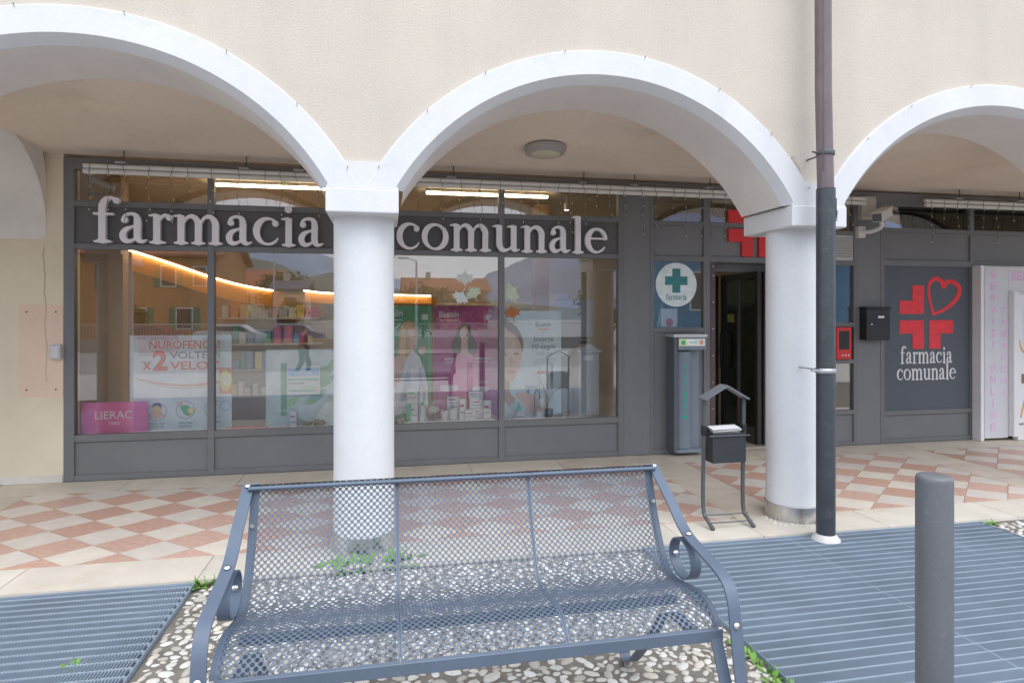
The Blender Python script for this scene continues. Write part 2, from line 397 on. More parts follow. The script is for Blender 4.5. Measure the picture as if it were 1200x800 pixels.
def serif_word(word, x0, x1, zb, xh, y, m, parent, depth=.1, name='letter', track=0.):
    adv = [glyph_geo(c, depth)[0]+track for c in word]; sx = (x1-x0)/(sum(adv)-.12); x = x0-.04*sx
    for c, a in zip(word, adv):
        v, f = glyph_geo(c, depth)[1]
        mb = MB(); mb.add([(x+q[0]*sx, y-q[2]*xh, zb+q[1]*xh) for q in v], f)
        build(name, mb, m, parent)
        x += a*sx

# ================================================================ SETTING
YF = 6.28                         # shopfront plane
COLX = [-3.249, -.142, 2.965, 6.072]
SP = 3.107
# ---- ground
mb = MB(); mb.box(-1.05, 1.62, .2, 3.82, -.4, -.03); mb.box(4.24, 12, .2, 3.82, -.4, -.03); 
plaza = struct('plaza_ground', mb, M_MORTAR)
struct('plaza_paving', MB().box(-40, 40, -5, .2, -.4, -.03), mat('pale_paving', (.50, .475, .44), .85, var=.1, vscale=1.2))
mb = MB(); mb.poly([(-12, .2, -.34), (12, .2, -.34), (12, 3.82, -.34), (-12, 3.82, -.34)]); struct('drain_pit', mb, M_PIT)
mb = MB()
mb.add([(-400, -5, -.06), (400, -5, -.06), (400, -9, -.62), (-400, -9, -.62), (400, -300, -.62), (-400, -300, -.62)], [(0, 1, 2, 3), (3, 2, 4, 5)])
struct('road', mb, mat('pale_asphalt', (.33, .31, .29), .9, var=.15, vscale=.6, bump=.3))
mb = MB(); mb.poly([(-900, -1400, -1.2), (900, -1400, -1.2), (900, 900, -1.2), (-900, 900, -1.2)]); struct('terrain', mb, mat('far_ground', (.09, .11, .06), .95, var=.2, vscale=.05))
# ---- pavement of the portico
mb = MB(); mb.box(-8, 12, 3.823, 12.2, -.4, -.006)
pave = struct('portico_pavement', mb, M_GROUT)
def clip(poly, x0, x1, y0, y1):
    for ax, lim, sg in ((0, x0, 1), (0, x1, -1), (1, y0, 1), (1, y1, -1)):
        out = []
        for i in range(len(poly)):
            a, b = poly[i-1], poly[i]; ia, ib = sg*(a[ax]-lim) >= 0, sg*(b[ax]-lim) >= 0
            if ia != ib:
                t = (lim-a[ax])/(b[ax]-a[ax]); out.append((a[0]+(b[0]-a[0])*t, a[1]+(b[1]-a[1])*t))
            if ib: out.append(b)
        poly = out
        if len(poly) < 3: return []
    return poly
def area(p): return .5*abs(sum(p[i-1][0]*p[i][1]-p[i][0]*p[i-1][1] for i in range(len(p))))
HX, HY = .2135, .18
def slab(name, pts, mlist, dz=0.):
    cx = sum(p[0] for p in pts)/len(pts); cyy = sum(p[1] for p in pts)/len(pts)
    g = .0022; q = []
    for x, y in pts:
        d = math.hypot(x-cx, y-cyy); k = max(0., (d-g*1.5)/d); q.append((cx+(x-cx)*k, cyy+(y-cyy)*k))
    z = dz+random.uniform(-.0012, .0012)
    m_ = MB().prism([(x, y, -.02) for x, y in q], (0, 0, .02+z)); return build(name, m_, random.choice(mlist), pave)
Y0F, Y1F = 4.185, 5.88
REG = [(-5.95, -3.30), (-2.90, -.37), (.05, 2.52), (2.95, 5.40), (5.80, 8.3)]
for x0, x1 in REG[1:]:
    cx0 = x0+.03 if x0 > 0 else -2.934
    for m_ in range(-1, 16):
        for n_ in range(-16, 16):
            cx, cyy = cx0+HX*(m_+n_)+.0, 4.347-.18+HY*(m_-n_)
            P = clip([(cx-HX, cyy), (cx, cyy+HY), (cx+HX, cyy), (cx, cyy-HY)], x0, x1, Y0F, Y1F)
            if len(P) >= 3 and area(P) > .004: slab('tile', P, M_TPINK if (m_+n_) % 2 == 0 else M_TCREAM)
for x0, x1 in [(REG[i][1], REG[i+1][0]) for i in range(0, 4)]:          # plain bands between the chequered fields
    ys = [Y0F, 4.75, 5.32, Y1F]
    for a, b in zip(ys[:-1], ys[1:]): slab('paving_slab', [(x0, a), (x1, a), (x1, b), (x0, b)], M_SLAB)
x = -3.3
for L in [1.05, .95, 1.1, 1.0, .9, 1.15, 1.0, 1.05, .95, 1.1, 1.0, .9, 1.0]:
    slab('paving_slab', [(x, Y1F), (x+L, Y1F), (x+L, 6.27), (x, 6.27)], M_SLAB); x += L
x = -3.7
for L in [.95, .68, 1.02, 1.0, .93, 1.05, .57, .98, 1.1, 1.0, .95, 1.0, .9]:
    slab('kerb_slab', [(x, 3.815), (x+L, 3.815), (x+L, Y0F), (x, Y0F)], M_CURB, .004); x += L

# ---- pebbles set in the plaza mortar
def pebble_mesh(seed):
    r = random.Random(seed); bm = bmesh.new(); bmesh.ops.create_icosphere(bm, subdivisions=2, radius=1)
    low = [v for v in bm.verts if v.co.z < -.25]; bmesh.ops.delete(bm, geom=low, context='VERTS')
    p1, p2, p3 = r.uniform(0, 6), r.uniform(0, 6), r.uniform(0, 6); a1, a2, a3 = r.uniform(.02, .14), r.uniform(.04, .13), r.uniform(.02, .08)
    for v in bm.verts:
        th = math.atan2(v.co.y, v.co.x); k = 1+a1*math.sin(2*th+p1)+a2*math.sin(3*th+p2)+a3*math.sin(5*th+p3)+r.uniform(-.045, .045)
        v.co.x *= k; v.co.y *= k; v.co.z = min(v.co.z, .86+.1*math.sin(th+p3))*(1+r.uniform(-.05, .05))
    me = bpy.data.meshes.new('pebble'); bm.to_mesh(me); bm.free()
    me.polygons.foreach_set('use_smooth', [True]*len(me.polygons)); me.materials.append(M_PEB[seed % 5]); return me
PEBM = [pebble_mesh(i) for i in range(15)]
def scatter(x0, x1, y0, y1, dmin, tries):
    g = {}; pts = []
    for _ in range(tries):
        x, y = random.uniform(x0, x1), random.uniform(y0, y1); a = random.choice((random.uniform(.55, .85), random.uniform(.8, 1.2), random.uniform(.8, 1.2), random.uniform(1.1, 1.6))); d = dmin*a
        i, j = int(x/.06), int(y/.06)
        if all((x-p[0])**2*.80+(y-p[1])**2*1.9 > (.5*(d+p[2]))**2 for u in range(-2, 3) for v in range(-2, 3) for p in g.get((i+u, j+v), ())):
            g.setdefault((i, j), []).append((x, y, d)); pts.append((x, y, d))
    return pts
PB = scatter(-1.03, 1.6, 1.45, 3.80, .044, 70000) + scatter(4.27, 7.2, 2.9, 3.80, .045, 12000)
def seen_w(p):
    x, y, d = p; s_, c_ = math.sin(math.atan(.2)), math.cos(math.atan(.2)); zc = x*s_+y*c_; px = 600+735*(x*c_-y*s_)/zc; py = 368+735*1.53/zc
    return (d/zc**1.6)*(1 if (150 < px < 960 and py < 800) else .01)*(2.0 if py > 765-(px-560)*.1 or px < 250+(740-py)*.2 else 1)
PB.sort(key=seen_w, reverse=True)
smb_v, smb_f, smb_m = [], [], []
for i, (x, y, d) in enumerate(PB):
    k = random.randrange(15); ang = random.gauss(.05, .8); sx, sy, sz = d*.50*random.uniform(1.0, 1.28), d*.50*random.uniform(.60, .90), d*random.uniform(.17, .27)
    if i < 300:
        o = bpy.data.objects.new('pebble', PEBM[k]); link(o, plaza); o.location = (x, y, -.032); o.rotation_euler = (random.uniform(-.15, .15), random.uniform(-.15, .15), ang); o.scale = (sx, sy, sz)
    else:
        me = PEBM[k]; M_ = Matrix.Translation((x, y, -.032)) @ Matrix.Rotation(ang, 4, 'Z') @ Matrix.Diagonal((sx, sy, sz, 1))
        b = len(smb_v); smb_v += [tuple(M_ @ v.co) for v in me.vertices]; smb_f += [tuple(b+q for q in p.vertices) for p in me.polygons]; smb_m += [k % 5]*len(me.polygons)
me = bpy.data.meshes.new('pebbles'); me.from_pydata(smb_v, [], smb_f)
for m_ in M_PEB: me.materials.append(m_)
me.polygons.foreach_set('material_index', smb_m); me.polygons.foreach_set('use_smooth', [True]*len(smb_f))
o = bpy.data.objects.new('pebbles', me); link(o, plaza); o['kind'] = 'stuff'

# ---- arcade wall with its arches
ZC, RO, RI, RS = 1.49, 1.72, 1.565, 1.52
ZS = 2.258
YW, YB = 3.90, 4.46
def arc(R, cx, y, n=40):
    e = math.asin((ZS-ZC)/R); return [(cx-R*math.cos(t), y, ZC+R*math.sin(t)) for t in np.linspace(e, PI-e, n+1)]
arcade = thing('arcade_wall', 'beige plastered arcade wall carried on white arches', 'wall', (1.4, YW, 0))
cent = [COLX[0]+SP*(i+.5) for i in range(-1, 4)]
pts = [(-8.5, ZS+.002)]
for c in cent:
    a = arc(1.60, c, 0, 36); pts += [(p[0], max(p[2], ZS+.002)) for p in a]
pts += [(12, ZS+.002), (12, 6.6), (-8.5, 6.6)]
mb = MB().prism([(x, YW, z) for x, z in pts], (0, YB-.006-YW, 0)); build('wall', mb, M_PLASTER, arcade)
M_SOFF = mat('white_paint_warm_bounce', (.83, .785, .755), .8, var=.06, vscale=2.2, bump=.15, bscale=28, stain=(.62, .57, .53), sscale=3, samt=.3)  # the arches' white paint, with warm floor bounce put into the colour
for c in cent:
    for nm, m_, strips in (('archivolt', M_WHITE, ((RO+.004, YW+.01), (RO, YW-.016), (RO-.006, YW-.021), (RI, YW-.021), (RS+.004, YW+.045), (RS, YW+.055))), ('arch_soffit', M_SOFF, ((RS, YW+.0552), (RS, YB)))):
        mb = MB(); n = 64; rows = [arc(R, c, y, n) for R, y in strips]
        for r_ in rows: mb.v += r_
        for j in range(len(rows)-1):
            for i in range(n): mb.f.append((j*(n+1)+i, j*(n+1)+i+1, (j+1)*(n+1)+i+1, (j+1)*(n+1)+i))
        build(nm, mb, m_, arcade, smooth=True, ang=25)
for x in [COLX[0]-SP]+COLX+[COLX[-1]+SP]:
    mb = MB(); e = .108
    mb.prism([(x-.215, YW-.0195, ZS), (x+.215, YW-.0195, ZS), (x+.155, YW-.0195, 2.36), (x+.106, YW-.0195, 2.418), (x-.106, YW-.0195, 2.418), (x-.155, YW-.0195, 2.36)], (0, YB-.01-YW, 0))
    build('springer_block', mb, M_WHITE, arcade)
# worn plaster beside the downpipe and a few hairline cracks
wp = cr([(2.745, 2.56), (2.765, 2.49), (2.80, 2.45), (2.835, 2.435), (2.835, 2.50), (2.81, 2.55), (2.775, 2.60)], 5, True)
build('worn_patch', MB().prism([(x+random.uniform(-.004, .004), YW-.0025, z+random.uniform(-.004, .004)) for x, z in wp], (0, .002, 0)), mat('worn_plaster', (.52, .44, .36), .95, var=.3, vscale=40, bump=1., bscale=110), arcade)
# small rusty hooks along the archivolt edge
for c in cent[1:4]:
    for t in (.55, .82, 1.08, 1.40, 1.72, 2.05, 2.33, 2.6):
        x, z = c-RO*math.cos(t)*.995, ZC+RO*math.sin(t)*.995
        mb = MB().tube([(x, YW-.02, z), (x, YW-.034, z), (x+.002, YW-.036, z+.012)], .0022, 5); build('hook', mb, M_DGREY, arcade)
# ---- columns
def column(x, label):
    t = thing('column', label, 'column', (x, 4.165, 0), 'round white arcade columns')
    build('shaft', MB().lathe([(.192, .09), (.1905, .6), (.19, 1.4), (.19, 2.112)], (x, 4.165, 0), 56), M_WHITE, t, smooth=True)
    build('capital', MB().box(x-.215, x+.215, 3.868, 4.478, 2.108, 2.256), M_WHITE, t, bevel=.010, seg=3)
    build('base_collar', MB().lathe([(.1985, 0), (.1985, .113), (.1935, .116)], (x, 4.165, .001), 56), M_STEEL, t, smooth=True)
for x, lb in zip(COLX, ['white round column beyond the left end of the shop window', 'white round column standing behind the mesh bench', 'white round column beside the dark downpipe', 'white round column in front of the white kiosk']): column(x, lb)
# ---- portico ceiling, rear wall left of the shop, cross arch
mb = MB(); mb.prism([(-8.5, YB-.05, 3.075), (-8.5, YF+.5, 2.895), (-8.5, YF+.5, 3.3), (-8.5, YB-.05, 3.3)], (20.5, 0, 0)); struct('ceiling', mb, M_CEIL)
lw = thing('rear_wall', 'cream plastered wall left of the shopfront with a pinkish patch', 'wall', (-5, YF, 0))
build('wall', MB().box(-8.5, -2.83, YF, YF+.3, 0, 2.95), M_LWALL, lw)
build('skirting', MB().box(-8.4, -2.835, YF-.012, YF-.001, .001, .068), M_SKIRT, lw, bevel=.002)
pp = build('patch', MB().box(-3.18, -2.834, YF-.003, YF-.0005, .765, 1.585), M_PATCH, lw)
for x, z in ((-3.12, 1.52), (-2.89, 1.52), (-3.12, .83), (-2.89, .83)): build('screw', MB().lathe([(.008, 0), (.006, -.006)], (x, YF-.003, z), 10, 'y'), M_DGREY, pp)
ck = [(-2.985, 2.10), (-2.99, 1.98), (-2.975, 1.86), (-2.985, 1.7), (-2.965, 1.58), (-2.975, 1.4), (-2.962, 1.22), (-2.97, 1.02), (-2.96, .9)]
build('crack', MB().bar([(x+random.uniform(-.006, .006), YF-.0036, z) for x, z in cr(ck, 3)], (1, 0, 0), .0035, .0012), mat('crack_dark', (.38, .28, .20), .95), lw)
# cross arch from the hidden left pier to the rear wall
def crossarch(x0, x1):
    mb = MB(); n = 24; yc = (YB+YF)/2-.02; a = YF-yc
    rows = []
    for off, x in ((.0, None),):
        pass
    prof = []
    for i in range(n+1):
        t = PI*i/n; prof.append((yc+a*math.cos(t), 2.165+.86*math.sin(t)**.9 if 0 < i < n else 2.165))
    for x, dz in ((x1, .42), (x1, .035), (x1-.02, .018), (x1-.05, 0), (x0+.03, 0), (x0, .03), (x0, .42)):
        rows.append([(x, y, min(z+dz, 3.2)) for y, z in prof])
    for r_ in rows: mb.v += r_
    for j in range(len(rows)-1):
        for i in range(n): mb.f.append((j*(n+1)+i, j*(n+1)+i+1, (j+1)*(n+1)+i+1, (j+1)*(n+1)+i))
    mb.poly([rows[k][0] for k in range(len(rows))])
    return mb
o = build('cross_arch', crossarch(-3.45, -2.965), M_WHITE, smooth=True, ang=30); tag(o, 'pale grey cross arch ending flat on the cream wall at left', 'arch')
o.data.materials[0] = mat('grey_white_plaster', (.80, .765, .73), .85, var=.08, vscale=2.5, bump=.2, bscale=30, stain=(.5, .46, .42), sscale=3, samt=.4)

# ---- gratings over the drain pits
def grating(name, label, x0, x1, y0, y1, seams):
    t = thing(name, label, 'grating', ((x0+x1)/2, (y0+y1)/2, -.03))
    mb = MB(); p = .0135; n = int((x1-x0-.012)/p)
    for i in range(n):
        x = x0+.007+i*p
        mb.add([(x-.0022, y0, -.034), (x+.0022, y0, -.034), (x+.0022, y1, -.034), (x-.0022, y1, -.034), (x-.0022, y0, -.0105), (x+.0022, y0, -.0105), (x+.0022, y1, -.0105), (x-.0022, y1, -.0105)],
               [(4, 5, 6, 7), (0, 4, 7, 3), (1, 2, 6, 5)])
    o = build('bearing_bars', mb, M_GRATE, t, keepn=True); o['kind'] = 'stuff'
    k = 0; y = y1-.040
    me = None
    while y > max(y0, 1.2):
        if me is None:
            mb = MB(); L = x1-x0-.012; xs = np.arange(0, L, .0098); pr = []
            prof = [(x_, 0 if i % 2 else -.003) for i, x_ in enumerate(xs)]
            for x_, z_ in prof: mb.v += [(x0+.006+x_, y-.0013, -.026), (x0+.006+x_, y-.0013, -.0075+z_), (x0+.006+x_, y+.0013, -.0075+z_), (x0+.006+x_, y+.0013, -.026)]
            for i in range(len(prof)-1):
                b = i*4; mb.f += [(b, b+4, b+5, b+1), (b+1, b+5, b+6, b+2), (b+2, b+6, b+7, b+3)]
            first = build('cross_bar', mb, M_GRATEX, t, keepn=True); me = first; yy = y
        else:
            c = me.copy(); COL.objects.link(c); c.parent = t; c.location = (0, y-yy, 0)
        y -= .068
    for xs_ in seams:
        build('panel_joint', MB().box(xs_-.0022, xs_+.0022, y0, y1, -.035, -.0095), M_GRATE, t)
    fr = MB(); fr.box(x0, x0+.005, y0, y1, -.05, -.006); fr.box(x1-.005, x1, y0, y1, -.05, -.006); fr.box(x0+.006, x1-.006, y1-.005, y1, -.05, -.006)
    build('edge_frame', fr, M_GRATE, t)
grating('floor_grating', 'steel floor grating left of the pebbled strip', -4.6, -1.055, .25, 3.808, [-2.0, -3.0])
grating('floor_grating', 'steel floor grating around the dark bollard', 1.625, 4.235, .25, 3.808, [2.65, 3.66])

# ================================================================ SHOPFRONT
shop = thing('shopfront', 'anthracite framed glazed shopfront under the arcade', 'shopfront', (2, YF, 0))
def fr(name, x0, x1, z0, z1, y0=YF, y1=YF+.07, m=None, bev=.002): return build(name, MB().box(x0, x1, y0, y1, z0, z1), m or M_FRAME, shop, bevel=bev, seg=1)
def pane(x0, x1, z0, z1, m=None): return build('pane', MB().box(x0-.004, x1+.004, YF+.030, YF+.038, z0-.004, z1+.004), m or M_GLASS, shop)
def panel(x0, x1, z0, z1, m=None, y=YF+.022): return build('panel', MB().box(x0-.003, x1+.003, y, y+.02, z0-.003, z1+.003), m or M_PANEL, shop)
ZT = [(0, .052), (.352, .414), (2.085, 2.135), (2.468, 2.522), (2.80, 2.905)]
# big left window block
fr('stile', -2.83, -2.745, .0, 2.905, YF-.004)
VX = [-1.606, -.228, 1.15]
for x in VX: fr('mullion', x-.029, x+.029, .0, 2.80, YF-.003)
fr('stile', 2.402, 2.462, .0, 2.80, YF-.004)
BX = [-2.745]+[q for x in VX for q in (x-.029, x+.029)]+[2.402]
for i in range(0, 8, 2):
    a, b = BX[i], BX[i+1]
    for z0, z1 in ZT[:4]: fr('rail', a, b, z0, z1)
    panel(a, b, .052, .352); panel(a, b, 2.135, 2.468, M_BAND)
    pane(a, b, .414, 2.085); pane(a, b, 2.522, 2.80)
fr('head_rail', -2.745, 9.2, 2.80, 2.905, YF-.002)
# dark pillar
fr('pillar_panel', 2.462, 2.762, 0, 2.80, YF+.004, YF+.08, M_PANEL)
# narrow window with the sticker
fr('stile', 2.762, 2.802, 0, 2.80); fr('stile', 3.383, 3.423, 0, 2.80)
for z0, z1 in ((0, .05), (1.305, 1.355), (2.07, 2.125), (2.455, 2.502), (2.76, 2.80)): fr('rail', 2.802, 3.383, z0, z1)
panel(2.802, 3.383, .05, 1.305); panel(2.802, 3.383, 2.125, 2.455); pane(2.802, 3.383, 1.355, 2.07); pane(2.802, 3.383, 2.502, 2.76)
# door bay
fr('stile', 3.423, 3.463, 0, 2.80, YF+.003)
jb = fr('door_jamb', 3.463, 3.520, 0, 2.068, YF-.003, YF+.12, M_JAMB)
for z in (.18, .47, .76, 1.05, 1.34, 1.63, 1.92, 2.02): build('screw', MB().lathe([(.008, 0), (.005, -.004)], (3.492, YF-.003, z), 10, 'y'), M_BOLT, jb)
fr('rail', 3.463, 4.935, 2.068, 2.128); panel(3.463, 4.935, 2.128, 2.455); fr('rail', 3.463, 4.935, 2.455, 2.502); pane(3.463, 4.935, 2.502, 2.76); fr('rail', 3.463, 4.935, 2.76, 2.80)
# side light with first-aid case
fr('stile', 4.935, 4.982, 0, 2.80); fr('stile', 5.252, 5.302, 0, 2.80)
for z0, z1 in ((0, .04), (.354, .405), (.935, .985), (1.354, 1.405), (2.055, 2.11), (2.40, 2.45), (2.76, 2.80)): fr('rail', 4.982, 5.252, z0, z1)
panel(4.982, 5.252, .04, .354); pane(4.982, 5.252, .405, .935); panel(4.982, 5.252, .985, 1.354, M_BLACK, YF+.045); pane(4.982, 5.252, 1.405, 2.055); pane(4.982, 5.252, 2.45, 2.76)
vg = fr('vent_grille', 4.982, 5.252, 2.11, 2.40, YF+.012, YF+.03, M_LGREY)
for i in range(8):
    z = 2.15+i*.029; build('louvre', MB().prism([(5.0, YF+.006, z), (5.0, YF+.012, z+.018), (5.0, YF+.010, z+.020), (5.0, YF+.002, z+.004)], (.235, 0, 0)), mat('louvre_grey', (.42, .41, .40), .5), vg)
fr('pillar_panel', 5.302, 5.606, 0, 2.80, YF+.004, YF+.08, M_PANEL)
fr('stile', 5.606, 5.660, 0, 2.80)
for z0, z1 in ((0, .05), (.325, .378), (2.06, 2.13), (2.455, 2.502), (2.76, 2.80)): fr('rail', 5.660, 6.845, z0, z1)
panel(5.66, 6.845, .05, .325); panel(5.66, 6.845, .378, 2.06, M_BLUEPANEL, YF+.016); panel(5.66, 6.845, 2.13, 2.455); pane(5.66, 6.845, 2.502, 2.76)
fr('stile', 6.845, 6.90, 0, 2.80)
for z0, z1 in ((2.06, 2.13), (2.455, 2.502), (2.76, 2.80)): fr('rail', 6.90, 9.2, z0, z1)
panel(6.90, 9.2, 2.13, 2.455); pane(6.90, 9.2, 2.502, 2.76); panel(6.90, 9.2, .0, 2.06)
# entrance: vestibule lining and glazed leaves set back behind the front
ent = thing('entrance_door', 'dark framed glass entrance door with bar handles set back', 'door', (4.2, 6.62, 0))
def dl(name, x0, x1, z0, z1, y0=6.60, y1=6.65, m=None): return build(name, MB().box(x0, x1, y0, y1, z0, z1), m or M_BLACKF, ent, bevel=.003, seg=1)
M_BLACKF = mat('dark_door_frame', (.030, .027, .026), .4, var=.1)
# left leaf seen almost edge on, right leaf facing
dl('side_screen_stile', 4.20, 4.26, .02, 1.985, 6.42, 6.47); build('side_screen_pane', MB().box(4.26, 4.90, 6.44, 6.447, .05, 1.98), M_GLASSD, ent); dl('side_screen_stile', 4.90, 4.93, .02, 1.985, 6.42, 6.47)
H0, E0 = Vector((4.150, 6.43, 0)), Vector((4.165, 7.26, 0)); DU = (E0-H0).normalized(); DV = Vector((DU.y, -DU.x, 0)); LL = (E0-H0).length
def leaf(name, u0, u1, z0, z1, th=.045, m=None, off=0.):
    pts = [H0+DU*u+DV*(off+v) for u, v in ((u0, -th/2), (u1, -th/2), (u1, th/2), (u0, th/2))]
    return build(name, MB().prism([(p.x, p.y, z0) for p in pts], (0, 0, z1-z0)), m or M_BLACKF, ent, bevel=.002, seg=1)
leaf('leaf_stile', 0, .07, .02, 1.985); leaf('leaf_stile', LL-.08, LL, .02, 1.985); leaf('leaf_top_rail', .07, LL-.08, 1.91, 1.985); leaf('leaf_bottom_rail', .07, LL-.08, .02, .20, m=mat('door_kick', (.085, .075, .07), .5)); leaf('leaf_pane', .07, LL-.08, .20, 1.91, .007, M_GLASSD)
leaf('glazing_bar', .40, .455, .20, 1.91, .03, mat('door_bar', (.16, .14, .125), .5))
for sg in (-1, 1):
    c = H0+DU*(LL-.11); o_ = DV*sg
    pth = [c+o_*.02+Vector((0, 0, 1.27)), c+o_*.08+Vector((0, 0, 1.27)), c-DU*.10*0+o_*.085+Vector((0, 0, 1.05)), c+o_*.08+Vector((0, 0, .84)), c+o_*.02+Vector((0, 0, .84))]
    build('handle', MB().tube([tuple(q) for q in pth], .014, 8), M_BLACK, ent, smooth=True)
leaf('notice', LL-.30, LL-.14, 1.40, 1.50, .004, flat('notice_yellow', (.45, .45, .12)), -.008)
dl('inner_screen_stile', 3.535, 3.575, .02, 1.985, 7.30, 7.35); dl('inner_screen_rail', 3.575, 4.10, 1.94, 1.985, 7.30, 7.35); dl('inner_screen_stile', 4.10, 4.14, .02, 1.985, 7.30, 7.35); build('inner_screen_pane', MB().box(3.575, 4.10, 7.32, 7.327, .05, 1.94), M_GLASSD, ent)
build('curtain_strip', MB().box(4.19, 4.245, 6.36, 6.385, 1.42, 1.95), mat('strip_beige', (.62, .52, .40), .7), ent)
# vestibule linings
vst = thing('vestibule', 'grey lined entrance lobby behind the door opening', 'lobby', (4.2, 6.5, 0))
build('side_lining', MB().box(3.44, 3.53, 6.40, 7.30, 0, 2.5), M_PANEL, vst); build('side_lining', MB().box(4.93, 4.99, 6.40, 7.3, 0, 2.5), M_PANEL, vst)
build('soffit', MB().box(3.53, 4.93, 6.352, 6.60, 2.07, 2.12), M_PANEL, vst); build('header', MB().box(3.53, 4.93, 6.60, 6.66, 1.99, 2.5), M_PANEL, vst)
build('rear_screen', MB().box(3.53, 4.93, 8.9, 8.95, 0, 2.5), mat('dim_green_wall', (.40, .46, .42), .6), vst)

# ---- cut-out letters of the shop name
wl = thing('sign_lettering', 'pale cut-out letters reading farmacia over the left windows', 'sign', (-1.6, 6.22, 2.13), 'shop name lettering')
serif_word('farmacia', -2.565, -.605, 2.142, .272, 6.235, M_SIGNW, wl, .16)
wl = thing('sign_lettering', 'pale cut-out letters reading comunale over the right windows', 'sign', (1.15, 6.22, 2.13), 'shop name lettering')
serif_word('comunale', .105, 2.235, 2.130, .272, 6.235, M_SIGNW, wl, .16)

# ---- the cross-and-heart emblem
def emblem(t, cx, cz, a, y, m, d, pname='cross_piece'):
    """a: unit; the three corner pieces and a heart, centred on (cx, cz)"""
    g = .1*a; o_ = 1.0*a; bw = .42*a
    def L(sx, sz):
        pts = [(g, g), (g, o_), (g+bw, o_), (g+bw, g+bw), (o_, g+bw), (o_, g)]
        p = [(cx+sx*x, y, cz+sz*z) for x, z in pts]
        build(pname, MB().prism(p, (0, -d, 0)), m, t)
    L(-1, 1); L(-1, -1); L(1, -1)
    hp = [(.20, .10, .045), (.10, .42, .05), (.03, .80, .055), (.06, 1.06, .06), (.28, 1.22, .065), (.50, 1.14, .07), (.60, .98, .085), (.74, 1.12, .07), (1.0, 1.10, .075), (1.18, .92, .08), (1.14, .68, .08), (.90, .42, .065), (.52, .20, .05), (.20, .10, .045)]
    v, f = curve_geo(contours([('s', cr(hp, 10))], -.2, 1.5, -.1, 1.5, .02), d/a)
    mb = MB(); mb.add([(cx+q[0]*a+.05*a, y-d/2-q[2]*a, cz+q[1]*a) for q in v], f); build('heart', mb, m, t)
t = thing('wall_emblem', 'large red cross and heart emblem over the entrance', 'emblem', (4.0, YF, 2.47))
emblem(t, 4.010, 2.468, .335, YF+.018, M_SIGNRED, .028)
t = thing('logo_print', 'red cross and heart logo with white farmacia comunale on slate panel', 'logo', (6.25, YF, .7))
emblem(t, 6.243, 1.465, .372, YF+.014, flat('logo_red', (.72, .035, .045)), .002)
serif_word('farmacia', 5.885, 6.60, .922, .135, YF+.0135, M_SIGNWH, t, .012)
serif_word('comunale', 5.840, 6.645, .728, .135, YF+.0135, M_SIGNWH, t, .012)

K_RED0 = flat('seal_red', (.55, .10, .06))
# ---- round sticker, small green cross
t = thing('window_sticker', 'round pale sticker with teal cross on the narrow window', 'sticker', (3.075, YF, 1.58))
build('disc', MB().lathe([(.238, 0), (.238, -.001)], (3.075, YF+.0285, 1.818), 48, 'y'), flat('pale_mint', (.60, .72, .70)), t)
mb = MB().prism([(3.075+x*.13, YF+.0268, 1.862+z*.13) for x, z in ((-.36, 1), (.36, 1), (.36, .36), (1, .36), (1, -.36), (.36, -.36), (.36, -1), (-.36, -1), (-.36, -.36), (-1, -.36), (-1, .36), (-.36, .36))], (0, -.0008, 0)); build('cross', mb, flat('teal', (.035, .19, .20)), t)
serif_word('farmacia', 2.955, 3.195, 1.655, .044, YF+.0262, flat('teal_text', (.06, .18, .19)), t, .01)

t = thing('ribbon_bow', 'pale hanging ribbons behind the round sticker', 'ribbon', (2.95, 6.40, 1.37))
for pts in (((2.84, 2.06), (2.86, 1.80), (2.82, 1.50)), ((3.02, 2.07), (2.98, 1.75), (2.93, 1.40)), ((3.0, 2.07), (2.96, 1.9), (2.95, 1.6), (2.90, 1.37))): build('ribbon', MB().bar([(x, 6.40, z) for x, z in cr(pts, 5)], (1, 0, .25), .022, .002), mat('ribbon_cream', (.72, .68, .58), .7), t)
t = thing('window_leaflet', 'small white leaflet with red seal under the round sticker', 'leaflet', (3.05, 6.38, 1.36))
build('sheet', MB().box(2.93, 3.12, 6.38, 6.385, 1.36, 1.56), M_SIGNWH, t); build('seal', MB().lathe([(.045, 0), (.045, -.001)], (3.03, 6.379, 1.41), 20, 'y'), K_RED0, t)
t = thing('potted_plant', 'small green plant behind the narrow window', 'plant', (3.05, 6.45, 1.36)); L_ = MB()
for k in range(60):
    a_ = random.uniform(0, 2*PI); p0 = Vector((3.05+random.uniform(-.22, .22), 6.47+random.uniform(-.03, .05), 1.33+random.uniform(0, .10))); d_ = Vector((math.cos(a_), .2*math.sin(a_), abs(math.sin(a_))))*.05; L_.add([p0, p0+d_*.5+Vector((.012, 0, 0)), p0+d_, p0+d_*.5-Vector((.012, 0, 0))], [(0, 1, 2, 3)])
build('leaves', L_, M_LEAF, t, keepn=True); build('trough', MB().box(2.82, 3.36, 6.43, 6.53, 1.20, 1.335), M_DGREY, t)

# ================================================================ SHOP INTERIOR
struct('shop_floor', MB().box(-3.4, 9.2, 6.36, 12, -.02, .012), M_INTF)
mb = MB(); mb.box(-3.4, 9.2, 11.6, 11.8, 0, 3.0); struct('shop_rear_wall', mb, M_INTW)
mb = MB(); mb.box(-3.5, -3.3, 6.58, 12, 0, 3.0); mb.box(9.2, 9.4, 6.36, 12, 0, 3.0); struct('shop_side_wall', mb, M_WOOD)
struct('shop_ceiling', MB().box(-3.4, 9.2, 6.79, 12, 2.99, 3.1), M_INTC)
